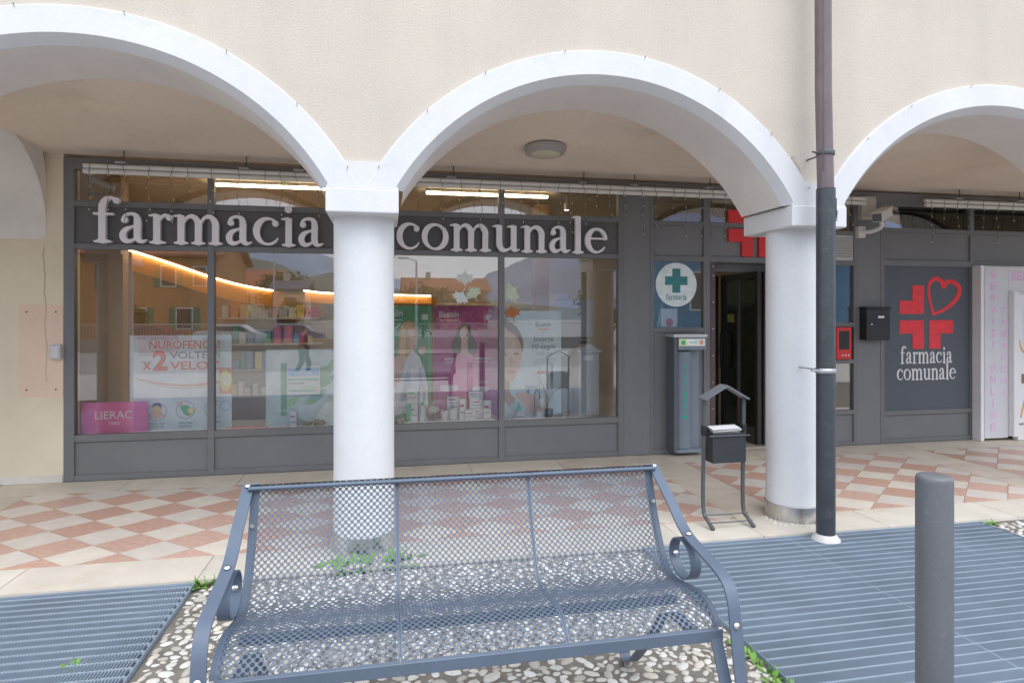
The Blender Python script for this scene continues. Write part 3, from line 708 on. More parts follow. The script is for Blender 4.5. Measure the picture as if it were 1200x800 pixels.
# display ledges behind the glass
for a, b, lb in ((-2.74, -1.62, 'grey display ledge behind the leftmost window'), (-1.59, -.24, 'grey display ledge behind the second window'), (-.21, 1.13, 'grey display ledge under the green and magenta posters'), (1.17, 2.40, 'grey display ledge under the pale blue poster')):
    tag(build('display_ledge', MB().box(a, b, 6.36, 7.0, .30, .392), mat('ledge_grey', (.40, .40, .40), .5, var=.05), bevel=.004), lb, 'ledge', 'window display ledges')
tag(build('wood_lining', MB().box(5.66, 6.62, 6.55, 6.6, 2.42, 2.98), M_WOOD), 'tan wooden lining behind the pane above the logo panel', 'lining')
# tan wood wall and post at the left
t = thing('wood_partition', 'tan wooden partition inside the leftmost window', 'partition', (-2.9, 7.3, 0))
build('board', MB().box(-3.29, -2.842, 7.3, 7.36, .02, 2.98), M_WOOD, t, bevel=.003); build('board', MB().box(-2.84, -2.70, 7.22, 7.36, .02, 2.98), M_WOOD2, t, bevel=.003)
build('lintel', MB().box(-3.29, -2.70, 7.16, 7.22, 2.12, 2.98), M_WOOD, t, bevel=.003)
# curved cove with a lit top edge
def cove(name, label, pts, h=.13):
    P = cr(pts, 8); t = thing(name, label, 'light cove', P[0])
    mb = MB(); n = len(P)
    for x, y, z in P: mb.v += [(x, y, z-h), (x, y, z), (x+.10, y+.35, z), (x+.10, y+.35, z-h)]
    for i in range(n-1):
        b = i*4
        for j in range(4): mb.f.append((b+j, b+(j+1) % 4, b+4+(j+1) % 4, b+4+j))
    mb.f += [(0, 1, 2, 3), ((n-1)*4, (n-1)*4+3, (n-1)*4+2, (n-1)*4+1)]
    build('fascia', mb, M_COVE, t)
    build('led_strip', MB().tube([(x-.012, y-.045, z+.018) for x, y, z in P], .010, 6), M_LEDC, t)
cove('light_cove', 'curved orange light cove sweeping back from the left window', [(-2.70, 7.45, 2.17), (-2.36, 7.7, 2.05), (-2.06, 8.1, 1.93), (-1.80, 8.6, 1.85), (-1.50, 9.0, 1.80)], .20)
cove('light_cove', 'short orange light cove seen left of the first column', [(-1.05, 8.6, 1.79), (-.80, 8.6, 1.76), (-.45, 8.6, 1.75)], .12)
cove('light_cove', 'short orange light cove seen right of the first column', [(-.05, 8.6, 1.74), (.25, 8.6, 1.735), (.60, 8.6, 1.73)], .09)
# suspended linear lamps
for x0, x1, lb in ((-1.95, -.25, 'lit linear lamp above the farmacia letters'), (.46, 1.95, 'lit linear lamp above the comunale letters')):
    t = thing('linear_lamp', lb, 'lamp', ((x0+x1)/2, 7.5, 2.99), 'warm linear ceiling lamps')
    build('housing', MB().box(x0, x1, 7.48, 7.53, 2.955, 2.985), M_WPLAST, t); build('diffuser', MB().box(x0+.004, x1-.004, 7.482, 7.528, 2.93, 2.954), M_LED, t)
def panel_lamp(x, y, label):
    t = thing('ceiling_panel_lamp', label, 'lamp', (x, y, 2.99), 'square ceiling panels')
    build('frame', MB().box(x-.31, x+.31, y-.31, y+.31, 2.972, 2.988), M_WPLAST, t); build('diffuser', MB().box(x-.29, x+.29, y-.29, y+.29, 2.962, 2.971), M_LEDW, t)
for x, y, lb in ((6.9, 7.7, 'lit ceiling panel above the kiosk, nearest the logo panel'), (8.2, 7.9, 'lit ceiling panel above the kiosk at the right edge'), (-1.2, 9.8, 'added fill-light panel deep inside behind the farmacia letters'), (1.0, 10.2, 'added fill-light panel deep inside behind the comunale letters'), (3.0, 10.2, 'added fill-light panel deep inside behind the entrance')): panel_lamp(x, y, lb)  # the three deep inside are added to light the shop
# spot lamp, beacon
t = thing('ceiling_spot', 'small ceiling spot behind the comunale letters', 'lamp', (2.19, 7.5, 2.9)); build('body', MB().lathe([(.03, -.05), (.035, .03)], (2.19, 7.5, 2.84), 14), M_WPLAST, t, smooth=True); build('lens', MB().lathe([(.028, 0), (.01, -.004)], (2.19, 7.5, 2.789), 14), M_LEDW, t); build('arm', MB().box(2.182, 2.198, 7.49, 7.51, 2.87, 2.99), M_WPLAST, t)
# shelving with goods at the back
PC = [flat('pk%d' % i, c) for i, c in enumerate([(.75, .75, .72), (.10, .40, .20), (.70, .30, .12), (.15, .30, .55), (.72, .60, .25), (.6, .12, .2), (.5, .6, .66)])]
def shelves(x0, x1, y, label, n=4, z0=.35, dz=.36):
    t = thing('shelf_unit', label, 'shelf', ((x0+x1)/2, y, 0), 'stocked wall shelves')
    build('back_board', MB().box(x0, x1, y+.30, y+.33, .012, z0+n*dz), M_WOOD2, t)
    for k in range(n):
        z = z0+k*dz; build('shelf', MB().box(x0, x1, y, y+.30, z, z+.025), M_WPLAST, t)
        mbs = [MB() for _ in PC]; x = x0+.03
        while x < x1-.12:
            wd = random.uniform(.05, .11); h = random.uniform(.10, .26); mbs[random.randrange(len(PC))].box(x, x+wd, y+.05, y+.22, z+.026, z+.026+h); x += wd+random.uniform(.004, .05)
        for m_, b_ in zip(PC, mbs):
            if b_.v: o = build('stock', b_, m_, t); o['kind'] = 'stuff'
shelves(-2.25, -.9, 9.2, 'stocked shelves at the back of the left windows', 4)
shelves(-.8, .9, 11.2, 'stocked shelves on the rear wall behind the first column', 3)
shelves(1.3, 3.2, 10.6, 'stocked shelves at the back of the right window', 3)
t = thing('sales_counter', 'pale wooden counter with rounded top inside the shop', 'counter', (1.4, 9, 0))
build('front', MB().box(-.1, 2.9, 9.05, 9.7, .012, 1.55), M_WOOD2, t, bevel=.02); build('top', MB().box(-.15, 2.95, 9.0, 9.75, 1.56, 1.66), mat('counter_cream', (.70, .60, .46), .4), t, bevel=.03, seg=3)
# pillar and wardrobe block at the right of the right window
t = thing('interior_pillar', 'tan interior pillar seen at the right window', 'pillar', (2.05, 8.2, 0)); build('shaft', MB().box(1.95, 2.15, 8.2, 8.4, .012, 2.98), M_WOOD, t); build('base', MB().box(1.94, 2.16, 8.19, 8.41, .012, .1), M_WOOD2, t)
t = thing('grey_cabinet', 'grey free-standing cabinet behind the right window', 'cabinet', (2.1, 6.95, .39))
M_CAB = mat('cabinet_grey', (.46, .48, .51), .45, var=.05)
build('lower_body', MB().box(1.90, 2.29, 6.86, 7.25, .393, 1.11), M_CAB, t, bevel=.004); build('upper_body', MB().box(1.90, 2.33, 6.88, 7.25, 1.235, 1.66), M_CAB, t, bevel=.006)
build('neck', MB().box(1.93, 2.28, 6.95, 7.2, 1.11, 1.235), M_DGREY, t); build('top_box', MB().box(1.915, 2.03, 6.9, 7.2, 1.662, 1.73), M_LGREY, t); build('label_plate', MB().box(1.93, 2.02, 6.853, 6.858, 1.03, 1.09), M_SIGNWH, t)
t = thing('collection_box', 'pale grey box with gabled lid beside the cabinet', 'box', (2.18, 6.7, .39))
M_CB = mat('box_grey', (.50, .53, .57), .5, var=.04)
build('body', MB().box(2.07, 2.30, 6.60, 6.80, .393, 1.07), M_CB, t, bevel=.004); build('lid', MB().prism([(2.05, 6.585, 1.072), (2.33, 6.585, 1.072), (2.33, 6.585, 1.095), (2.19, 6.585, 1.175), (2.05, 6.585, 1.095)], (0, .23, 0)), M_CB, t)
build('slot_label', MB().box(2.12, 2.23, 6.595, 6.599, .99, 1.045), M_SIGNWH, t)

# ---------------------------------------------------------------- printed posters (flat sheets with flat print)
class Poster:
    def __init__(s, name, label, cat, x0, x1, z0, z1, y, col, th=.006):
        s.t = thing(name, label, cat, ((x0+x1)/2, y, z0)); s.y = y-.0006; s.k = 0
        build('sheet', MB().box(x0, x1, y, y+th, z0, z1), col, s.t)
    def lay(s): s.k += 1; return s.y-.0004*s.k
    def shape(s, name, pts, m, sm=0, closed=True):
        if sm: pts = cr(pts, sm, True)
        y = s.lay(); return build(name, MB().poly([(x, y, z) for x, z in pts]), m, s.t, keepn=True)
    def rect(s, name, x0, x1, z0, z1, m): return s.shape(name, [(x0, z0), (x1, z0), (x1, z1), (x0, z1)], m)
    def disc(s, name, x, z, r, m, rz=None, n=28): return s.shape(name, [(x+r*math.cos(2*PI*i/n), z+(rz or r)*math.sin(2*PI*i/n)) for i in range(n)], m)
    def ring(s, name, x, z, r, wd, m, n=28):
        y = s.lay(); mb = MB()
        for i in range(n):
            a = 2*PI*i/n; mb.v += [(x+r*math.cos(a), y, z+r*math.sin(a)), (x+(r-wd)*math.cos(a), y, z+(r-wd)*math.sin(a))]
        for i in range(n): mb.f.append((2*i, 2*i+1, (2*i+3) % (2*n), (2*i+2) % (2*n)))
        return build(name, mb, m, s.t, keepn=True)
    def text(s, t_, x0, x1, zb, h, m, bold=0.): return put_text('print', t_, x0, x1, zb, h, s.lay(), m, s.t, bold)
    def line(s, name, pts, wd, m):
        y = s.lay(); mb = MB(); n = len(pts)
        for i, (x, z) in enumerate(pts):
            a = pts[max(0, i-1)]; b = pts[min(n-1, i+1)]; dx, dz = b[0]-a[0], b[1]-a[1]; L = math.hypot(dx, dz); wv = wd if not isinstance(wd, list) else wd[i]
            mb.v += [(x-dz/L*wv/2, y, z+dx/L*wv/2), (x+dz/L*wv/2, y, z-dx/L*wv/2)]
        for i in range(n-1): mb.f.append((2*i, 2*i+1, 2*i+3, 2*i+2))
        return build(name, mb, m, s.t, keepn=True)
def sheet(name, c, c2=None, var=.10, sc=5): return mat('sheet_'+name, tuple(min(.88, q*1.35) for q in c), .4, var=var, vscale=sc, hue=tuple(min(.9, q*1.3) for q in c2) if c2 else None)
K_W = flat('white', (.80, .80, .80)); K_RED = flat('orange_red', (.72, .10, .055)); K_DK = flat('dark', (.09, .13, .12)); K_GR = flat('grey', (.30, .32, .35)); K_SK = flat('skin', (.66, .42, .32)); K_SK2 = flat('skin_shade', (.52, .31, .23))
# 1 medicine poster
p = Poster('advertising_poster', 'pale blue poster with red x2 lettering behind the left window', 'poster', -2.373, -1.48, .393, 1.298, 6.50, sheet('paleblue', (.58, .68, .76), (.70, .76, .80)))
p.rect('tint', -2.30, -1.95, 1.10, 1.285, flat('pale_pink', (.72, .55, .55)))
p.text('NUROFENCAPS', -2.205, -1.505, 1.172, .074, K_RED, .012)
p.text('VOLTE PIU', -2.025, -1.50, 1.078, .062, K_DK, .01); p.text('x', -2.262, -2.185, .975, .11, K_RED, .02); p.text('2', -2.175, -2.045, .972, .175, K_RED, .04); p.text('VELOCE', -2.025, -1.51, .972, .075, K_RED, .02)
sw = cr([(-2.32, .90), (-2.1, .84), (-1.85, .82), (-1.6, .845), (-1.49, .89)], 8); p.line('swoosh', sw, [.004+.028*(i/len(sw)) for i in range(len(sw))], flat('swoosh_red', (.72, .30, .22)))
sw = cr([(-2.3, .88), (-2.0, .80), (-1.75, .80), (-1.49, .865)], 8); p.line('swoosh', sw, .006, flat('swoosh_red', (.72, .30, .22)))
for i, x in enumerate((-2.135, -1.885, -1.63)):
    p.disc('icon_disc', x, .585 if i else .575, .083, flat('icon_bg', (.66, .70, .72))); p.ring('icon_ring', x, .585 if i else .575, .086, .006, K_GR)
p.shape('icon_arms', [(-2.205, .535), (-2.17, .58), (-2.135, .57), (-2.10, .58), (-2.065, .535), (-2.10, .525), (-2.135, .51), (-2.17, .525)], K_SK, 3); p.disc('icon_head', -2.135, .605, .042, K_SK); p.shape('icon_hair', [(-2.178, .615), (-2.16, .655), (-2.11, .655), (-2.092, .615), (-2.135, .635)], flat('navy', (.08, .08, .20)), 3); p.disc('icon_glow', -2.135, .605, .022, flat('amber', (.85, .55, .12)))
p.shape('icon_body', [(-1.93, .625), (-1.86, .625), (-1.82, .575), (-1.85, .53), (-1.90, .55)], flat('icon_green', (.14, .40, .22)), 3); p.disc('icon_head', -1.935, .645, .026, K_SK); p.disc('icon_glow', -1.835, .575, .032, flat('amber', (.85, .55, .12))); p.disc('icon_glow', -1.835, .575, .016, flat('pale_yellow', (.85, .80, .5)))
for x, a, b in ((-2.135, 'MAL DI', 'TESTA'), (-1.885, 'DOLORI', 'MUSCOLARI'), (-1.63, 'FEBBRE', '')):
    p.text(a, x-.06, x+.06, .452, .020, K_DK)
    if b: p.text(b, x-.055, x+.055, .420, .020, K_DK)
# strip at the right of the poster with a target
p = Poster('display_strip', 'narrow pale strip with red and yellow target beside the mullion', 'display', -1.575, -1.466, .393, 1.296, 6.462, sheet('strip', (.56, .64, .72)))
p.rect('red_band', -1.574, -1.467, .735, .985, flat('target_red', (.72, .14, .10))); p.disc('target', -1.520, .862, .052, flat('target_yellow', (.82, .62, .08)), .105); p.disc('target', -1.520, .862, .028, K_W, .05)
p.ring('drop', -1.52, .62, .048, .006, flat('drop_blue', (.20, .36, .60)))
# 2 pink board
p = Poster('display_board', 'pink board lettered LIERAC at the bottom of the left window', 'sign board', -2.735, -2.185, .393, .688, 6.40, sheet('pink', (.62, .055, .26), (.70, .09, .33), .08), .012)
p.text('LIERAC', -2.625, -2.315, .535, .072, flat('pink_white', (.85, .70, .76))); p.text('PARIS', -2.51, -2.42, .478, .030, flat('pink_white', (.85, .70, .76)))
# 3 green detox poster with a card
p = Poster('advertising_poster', 'pale green poster with white slogan left of the first column', 'poster', -1.160, -.40, .393, 1.152, 6.50, sheet('mint', (.42, .58, .52), (.62, .72, .68), .25, 3))
for i in range(9):
    x, z = -1.05+random.random()*.6, .55+random.random()*.5; p.shape('leaf_print', [(x, z), (x+.05, z+.07), (x+.16, z+.10), (x+.12, z+.02), (x+.05, z-.02)], flat('leaf%d' % (i % 3), [(.16, .38, .20), (.34, .52, .22), (.22, .44, .34)][i % 3]), 4)
p.rect('dark_column', -1.02, -.965, .50, 1.02, flat('deep_green', (.10, .30, .20)))
p.text("IL CONCENTRATO", -.96, -.66, .578, .026, K_W, .01); p.text("PER DEPURARE L'ORGANISMO", -1.07, -.53, .538, .026, K_W, .01); p.rect('rule', -1.08, -.52, .494, .498, K_W)
p.text('il tuo Gam', -.96, -.70, 1.085, .045, flat('pale_green_w', (.62, .74, .68)), .01)
p = Poster('information_card', 'small white card with blue top on the green poster', 'card', -.955, -.645, .708, .998, 6.45, sheet('card', (.72, .74, .78)), .004)
p.rect('blue_top', -.95, -.65, .895, .97, flat('card_blue', (.22, .42, .68))); p.text('DETOX', -.88, -.72, .908, .045, K_W, .01)
for i, (a, b, m_) in enumerate(((-.95, -.66, flat('pk1', (.72, .48, .50))), (-.94, -.80, K_GR), (-.83, -.66, flat('lime', (.40, .62, .34))), (-.94, -.68, flat('pk1', (.7, .4, .4))))): p.rect('print_bar', a, b, .85-.036*i, .866-.036*i, m_)
# 4 green hair-care poster
p = Poster('advertising_poster', 'green poster with a blonde woman in white beside the first column', 'poster', -.20, .478, .393, 1.59, 6.70, sheet('green', (.05, .22, .11), (.08, .30, .15), .2, 3))
K_BL = flat('blonde', (.50, .30, .12)); K_BL2 = flat('blonde_light', (.62, .42, .20)); K_CL = flat('white_cloth', (.66, .68, .74)); K_CL2 = flat('cloth_shade', (.48, .51, .60))
p.text('Bioscalin', -.13, .167, 1.477, .072, K_W, .015); p.rect('rule', -.13, .165, 1.435, 1.445, K_W)
p.shape('hair', [(.20, 1.425), (.145, 1.36), (.125, 1.22), (.105, 1.06), (.12, .98), (.20, .96), (.25, 1.05), (.29, 1.18), (.305, 1.33), (.265, 1.42)], K_BL, 5)
p.shape('hair_light', [(.17, 1.38), (.145, 1.25), (.135, 1.08), (.175, 1.0), (.20, 1.15), (.205, 1.32)], K_BL2, 5)
p.shape('shoulder', [(-.20, .70), (-.20, .98), (.02, 1.03), (.14, 1.06), (.26, 1.02), (.34, .90), (.36, .70)], K_SK, 4)
p.shape('face', [(.235, 1.36), (.215, 1.26), (.225, 1.16), (.265, 1.11), (.30, 1.14), (.315, 1.20), (.325, 1.27), (.30, 1.35)], K_SK, 5)
p.shape('eye', [(.275, 1.262), (.29, 1.27), (.305, 1.262), (.29, 1.256)], K_DK, 3); p.shape('mouth', [(.27, 1.165), (.29, 1.172), (.305, 1.165), (.288, 1.155)], flat('lip', (.55, .16, .15)), 3); p.shape('face_shade', [(.218, 1.30), (.235, 1.30), (.24, 1.2), (.255, 1.13), (.225, 1.17)], K_SK2, 3)
p.shape('robe', [(.20, 1.02), (.26, 1.10), (.33, 1.06), (.40, .88), (.44, .62), (.40, .50), (.20, .46), (-.18, .44), (-.20, .72), (-.02, .66), (.10, .74), (.17, .90)], K_CL, 5)
p.shape('robe_fold', [(.22, .95), (.25, .80), (.20, .62), (.12, .52), (.16, .70)], K_CL2, 4); p.shape('robe_fold', [(.34, .95), (.38, .75), (.36, .58), (.33, .75)], K_CL2, 4)
p.shape('hand', [(.33, 1.13), (.37, 1.165), (.41, 1.14), (.40, 1.09), (.36, 1.06)], K_SK, 4); p.text('FORZA CAPELLI', -.15, .26, .855, .040, K_W, .02)
p.rect('round_print', .365, .43, 1.44, 1.50, K_CL); p.rect('green_edge', .43, .477, .394, 1.589, flat('light_green', (.16, .40, .20)))
# 5 magenta poster
p = Poster('advertising_poster', 'magenta poster with a dark haired woman in pink', 'poster', .484, 1.166, .393, 1.59, 6.62, sheet('magenta', (.33, .035, .14), (.42, .06, .20), .2, 2.5))
p.rect('lower_tint', .485, 1.165, .394, 1.0, flat('mauve', (.48, .15, .32)))
p.text('Bioscalin', .542, .750, 1.468, .064, K_W, .015); p.rect('rule', .545, .745, 1.432, 1.438, K_W); p.rect('rule', .60, 1.10, 1.022, 1.036, flat('pinkish_white', (.72, .60, .66))); p.text('RIGENERA E RINFORZA', .60, 1.06, .985, .026, flat('pinkish_white', (.72, .60, .66)), .01)
for fx, fc in ((.60, (.36, .10, .20)), (1.02, (.30, .06, .16))):
    p.shape('faint_face', [(fx-.05, 1.32), (fx, 1.40), (fx+.06, 1.33), (fx+.05, 1.20), (fx, 1.14), (fx-.04, 1.2)], flat('faint%d' % int(fx*10), fc), 4)
p.shape('hair', [(.81, 1.405), (.745, 1.37), (.715, 1.28), (.675, 1.19), (.68, 1.11), (.74, 1.08), (.80, 1.12), (.88, 1.08), (.94, 1.11), (.935, 1.2), (.90, 1.28), (.875, 1.37)], flat('black_hair', (.022, .025, .02)), 5)
p.shape('dress', [(.70, .52), (.66, .80), (.68, 1.0), (.75, 1.075), (.81, 1.05), (.87, 1.075), (.94, 1.0), (.955, .80), (.93, .52)], flat('pink_dress', (.66, .20, .38)), 5)
p.shape('neck', [(.778, 1.22), (.775, 1.10), (.755, 1.075), (.81, 1.055), (.865, 1.075), (.845, 1.10), (.84, 1.22)], K_SK2, 2)
p.shape('face', [(.81, 1.365), (.768, 1.33), (.764, 1.27), (.785, 1.215), (.81, 1.195), (.836, 1.215), (.857, 1.27), (.852, 1.33)], K_SK, 5)
for x in (.79, .832): p.shape('eye', [(x-.012, 1.285), (x, 1.291), (x+.012, 1.285), (x, 1.280)], K_DK, 3)
p.shape('nose', [(.807, 1.28), (.814, 1.28), (.818, 1.252), (.805, 1.25)], K_SK2, 2); p.shape('mouth', [(.793, 1.231), (.811, 1.236), (.829, 1.231), (.811, 1.223)], flat('lip', (.55, .16, .15)), 3)
p.rect('pack_band', .835, .895, .47, .99, flat('deep_pink', (.40, .012, .16))); p.shape('ribbon', [(.84, .80), (.88, .94), (.892, .86), (.87, .72)], flat('hot_pink', (.62, .05, .28)), 4)
for a, b, z in ((.545, .74, .72), (.895, 1.065, .70)): p.shape('pill', [(a, z), (a+.015, z+.03), (b-.015, z+.03), (b, z), (b-.015, z-.03), (a+.015, z-.03)], flat('pill_white', (.66, .58, .60)), 3)
p.text('NOVITA', .97, 1.06, .765, .024, K_W, .01); p.disc('oval_print', 1.05, .475, .05, flat('pill_white', (.66, .58, .60)), .016); p.rect('seal', 1.04, 1.10, 1.44, 1.49, flat('lilac', (.56, .48, .62)))
tr = thing('display_rail', 'clear vertical edge strip right of the magenta poster', 'rail', (1.175, 6.6, .39)); build('strip', MB().box(1.168, 1.182, 6.60, 6.62, .393, 1.56), M_LGREY, tr); build('foot', MB().box(1.155, 1.195, 6.58, 6.64, .393, .40), M_LGREY, tr)
# 6 pale blue face-care poster
p = Poster('advertising_poster', "pale blue poster reading Inverte 10 segni with a woman's face", 'poster', 1.19, 1.872, .393, 1.535, 6.62, sheet('skyblue', (.50, .62, .70), (.62, .71, .76), .15, 2.5))
p.shape('hair', [(1.19, 1.45), (1.30, 1.42), (1.40, 1.33), (1.445, 1.21), (1.44, 1.10), (1.39, 1.05), (1.30, 1.12), (1.19, 1.15)], flat('brown_hair', (.10, .085, .075)), 5)
p.shape('face', [(1.19, 1.33), (1.30, 1.31), (1.39, 1.24), (1.425, 1.13), (1.428, 1.02), (1.41, .93), (1.375, .84), (1.32, .78), (1.19, .75)], K_SK, 5)
p.shape('forehead_light', [(1.20, 1.28), (1.30, 1.26), (1.37, 1.18), (1.36, 1.10), (1.20, 1.12)], flat('skin_light', (.74, .52, .42)), 5)
p.shape('brow', [(1.32, 1.115), (1.37, 1.13), (1.415, 1.11), (1.37, 1.118)], K_SK2, 3); p.shape('eye', [(1.335, 1.07), (1.37, 1.085), (1.405, 1.07), (1.37, 1.06)], flat('eye_dark', (.14, .09, .08)), 3); p.shape('brow', [(1.20, 1.11), (1.24, 1.125), (1.275, 1.105), (1.24, 1.11)], K_SK2, 3); p.shape('eye', [(1.21, 1.065), (1.24, 1.078), (1.27, 1.062), (1.24, 1.055)], flat('eye_dark', (.14, .09, .08)), 3)
p.shape('nose', [(1.315, 1.06), (1.30, .98), (1.29, .945), (1.325, .94), (1.345, .965)], K_SK2, 4); p.shape('mouth', [(1.26, .885), (1.31, .90), (1.37, .905), (1.35, .87), (1.30, .855)], flat('lip_soft', (.58, .24, .23)), 4); p.shape('neck', [(1.19, .76), (1.29, .785), (1.30, .66), (1.36, .57), (1.19, .50)], K_SK2, 3)
p.shape('shoulder', [(1.36, .64), (1.48, .66), (1.60, .58), (1.62, .42), (1.50, .45), (1.44, .55)], K_SK, 4); p.shape('top_cloth', [(1.19, .62), (1.25, .56), (1.32, .46), (1.34, .396), (1.19, .396)], K_CL, 3)
p.text('Eucerin', 1.585, 1.755, 1.365, .050, flat('steel_blue', (.08, .14, .22)), .015); sm = cr([(1.62, 1.345), (1.67, 1.330), (1.72, 1.345)], 6); p.line('smile', sm, .010, K_RED)
p.text('Inverte', 1.565, 1.785, 1.205, .055, flat('slate_ink', (.12, .17, .23)), .008); p.text('10 segni', 1.55, 1.80, 1.125, .055, flat('slate_ink', (.12, .17, .23)), .008); p.text("dell'eta", 1.59, 1.77, 1.055, .045, flat('steel_soft', (.30, .38, .46)))
for z in (1.01, .985, .96): p.rect('fine_print', 1.56, 1.82, z, z+.008, flat('steel_soft', (.30, .38, .46)))
p.rect('tube_print', 1.755, 1.78, .78, .95, K_GR); p.rect('tube_print', 1.752, 1.784, .55, .78, flat('tube_pale', (.46, .54, .60))); p.rect('tag_print', 1.60, 1.69, .855, .885, flat('coral_tag', (.62, .15, .12))); p.text('Hyaluron', 1.47, 1.60, .70, .035, flat('slate_ink', (.12, .17, .23))); p.text('4', 1.47, 1.52, .64, .05, flat('slate_ink', (.12, .17, .23)), .03)
# maple leaves stuck on the glass
def maple(cx, cz, r, rot, label, m):
    prof = [(0, 1), (.14, .62), (.34, .78), (.30, .45), (.66, .60), (.58, .40), (.96, .30), (.66, .06), (.78, -.22), (.36, -.20), (.10, -.36), (.06, -.85), (-.06, -.85), (-.10, -.36)]
    full = prof+[(-x, z) for x, z in prof[1:12]][::-1][0:0]
    pts = prof[:12]+[(-x, z) for x, z in prof[1:12]][::-1]
    pts = prof[:11]+[(.05, -.40), (.03, -.85), (-.03, -.85), (-.05, -.40)]+[(-x, z) for x, z in prof[1:11]][::-1]
    c_, s_ = math.cos(rot), math.sin(rot)
    mb = MB().prism([(cx+r*(x*c_-z*s_), YF+.028, cz+r*(x*s_+z*c_)) for x, z in pts], (0, -.0012, 0))
    tag(build('leaf_sticker', mb, m), label, 'sticker', 'paper maple leaves on the glass')
K_LF = mat('white_paper_leaf', (.70, .74, .70), .7, var=.08, vscale=20)
maple(.778, 1.88, .105, PI, 'white paper maple leaf, topmost on the glass', K_LF); maple(.74, 1.685, .10, 2.7, 'white paper maple leaf, lower left of three on the glass', K_LF)
maple(.868, 1.70, .10, .5, 'greenish white paper maple leaf with brown centre', mat('green_paper_leaf', (.58, .66, .50), .7, var=.15, vscale=20)); maple(1.262, 1.735, .13, 2.2, 'pale paper maple leaf right of the mullion', mat('green_paper_leaf', (.58, .66, .50), .7))
maple(1.268, 1.50, .10, .2, 'brown paper maple leaf above the woman in the pale blue poster', mat('brown_paper_leaf', (.42, .16, .06), .7, var=.2, vscale=20))

# ---------------------------------------------------------------- goods in the windows
tag(build('display_board_white', MB().box(.20, 1.10, 6.38, 6.52, .393, .412), M_SIGNWH, bevel=.003), 'long white board under the boxed products', 'board')
tag(build('display_board_white', MB().box(1.31, 1.88, 6.38, 6.52, .393, .412), M_SIGNWH, bevel=.003), 'white board under the pots by the pale blue poster', 'board')
tag(build('red_strip', MB().box(-1.50, -1.12, 6.38, 6.41, .393, .418), K_RED, bevel=.002), 'thin red strip on the second window ledge', 'strip')
def carton(label, x0, x1, z0, z1, y, band, side=None, d=.06):
    t = thing('carton', label, 'box', ((x0+x1)/2, y, z0), 'medicine cartons in the window')
    build('box', MB().box(x0, x1, y, y+d, z0, z1), M_SIGNWH, t, bevel=.0015, seg=1)
    w_, h_ = x1-x0, z1-z0
    build('band', MB().box(x0+w_*.08, x1-w_*.3, y-.0006, y-.0001, z0+h_*.60, z0+h_*.72), band, t); build('band', MB().box(x0+w_*.08, x1-w_*.1, y-.0006, y-.0001, z0+h_*.30, z0+h_*.38), K_GR, t)
    if side: build('side_stripe', MB().box(x0+.001, x0+w_*.36, y-.0012, y-.0007, z0+.001, z1-.001), side, t)
K_MAG = flat('pack_magenta', (.55, .05, .25)); K_GRN = flat('pack_green', (.05, .42, .18))
carton('tall white and green carton at the back beside the blonde woman poster', .204, .318, .594, .735, 6.54, K_GRN)
carton('white carton below the tall green one', .20, .315, .413, .592, 6.54, K_GRN)
carton('white carton with bright green half in the window front', .209, .312, .413, .595, 6.43, K_GR, K_GRN)
carton('wide white carton left of the magenta poster pack', .619, .748, .543, .640, 6.55, K_MAG); carton('white carton under the wide white carton', .625, .745, .413, .541, 6.55, K_MAG)
carton('upright white carton between the stacks', .742, .806, .413, .625, 6.47, K_MAG); carton('white carton, top of the right stack', .848, 1.003, .613, .686, 6.55, K_MAG); carton('white carton, middle of the right stack', .855, .998, .515, .611, 6.54, K_MAG); carton('white carton, bottom of the right stack', .852, 1.0, .413, .513, 6.54, K_MAG)
carton('small white carton right of the stack', .992, 1.069, .413, .599, 6.46, K_MAG); carton('low white carton at the front of the display', .791, .897, .413, .514, 6.42, K_MAG)
carton('slim white carton on the stones before the green poster', -.919, -.863, .393, .556, 6.42, flat('pack_violet', (.45, .08, .30)))
def bottle(label, x, y, z0, h, r, m, capm, group='bottles and jars in the window'):
    t = thing('bottle', label, 'bottle', (x, y, z0), group)
    build('body', MB().lathe([(r*.9, 0), (r, .004), (r, h*.68), (r*.45, h*.80), (r*.42, h*.84)], (x, y, z0), 16), m, t, smooth=True); build('cap', MB().lathe([(r*.5, h*.842), (r*.5, h)], (x, y, z0), 16), capm, t, smooth=True)
K_BOT = flat('bottle_white', (.66, .70, .70))
bottle('white capped bottle behind the green cartons, left one', .353, 6.55, .413, .33, .030, K_BOT, M_SIGNWH); bottle('white capped bottle behind the green cartons, right one', .405, 6.55, .413, .34, .020, K_BOT, M_SIGNWH); bottle('short white bottle in front of the capped bottles', .36, 6.48, .413, .19, .032, K_BOT, K_GRN)
bottle('small green glass jar before the pale blue poster', 1.37, 6.47, .413, .165, .024, flat('green_glass', (.16, .42, .34)), M_LGREY); bottle('white tube beside the twigs', 1.62, 6.48, .413, .255, .026, K_BOT, M_SIGNWH)
def pot(label, x, y, z0, r, h, m, lid):
    t = thing('pot', label, 'jar', (x, y, z0), 'bottles and jars in the window'); build('body', MB().lathe([(r*.92, 0), (r, .005), (r, h*.62)], (x, y, z0), 20), m, t, smooth=True); build('lid', MB().lathe([(r*1.04, h*.622), (r*1.04, h*.96), (r*.98, h)], (x, y, z0), 20), lid, t, smooth=True)
pot('white cream jar, left of the pair', .585, 6.44, .413, .040, .10, M_SIGNWH, K_W); pot('white cream jar, right of the pair', .675, 6.45, .413, .043, .125, M_SIGNWH, K_W); pot('white pot in front of the pale blue poster', 1.58, 6.44, .413, .044, .10, M_SIGNWH, mat('pot_lid_brown', (.45, .33, .24), .6)); pot('dark low pot holding twigs', 1.685, 6.44, .413, .044, .085, mat('dark_glass_pot', (.07, .055, .05), .25), M_DGREY)
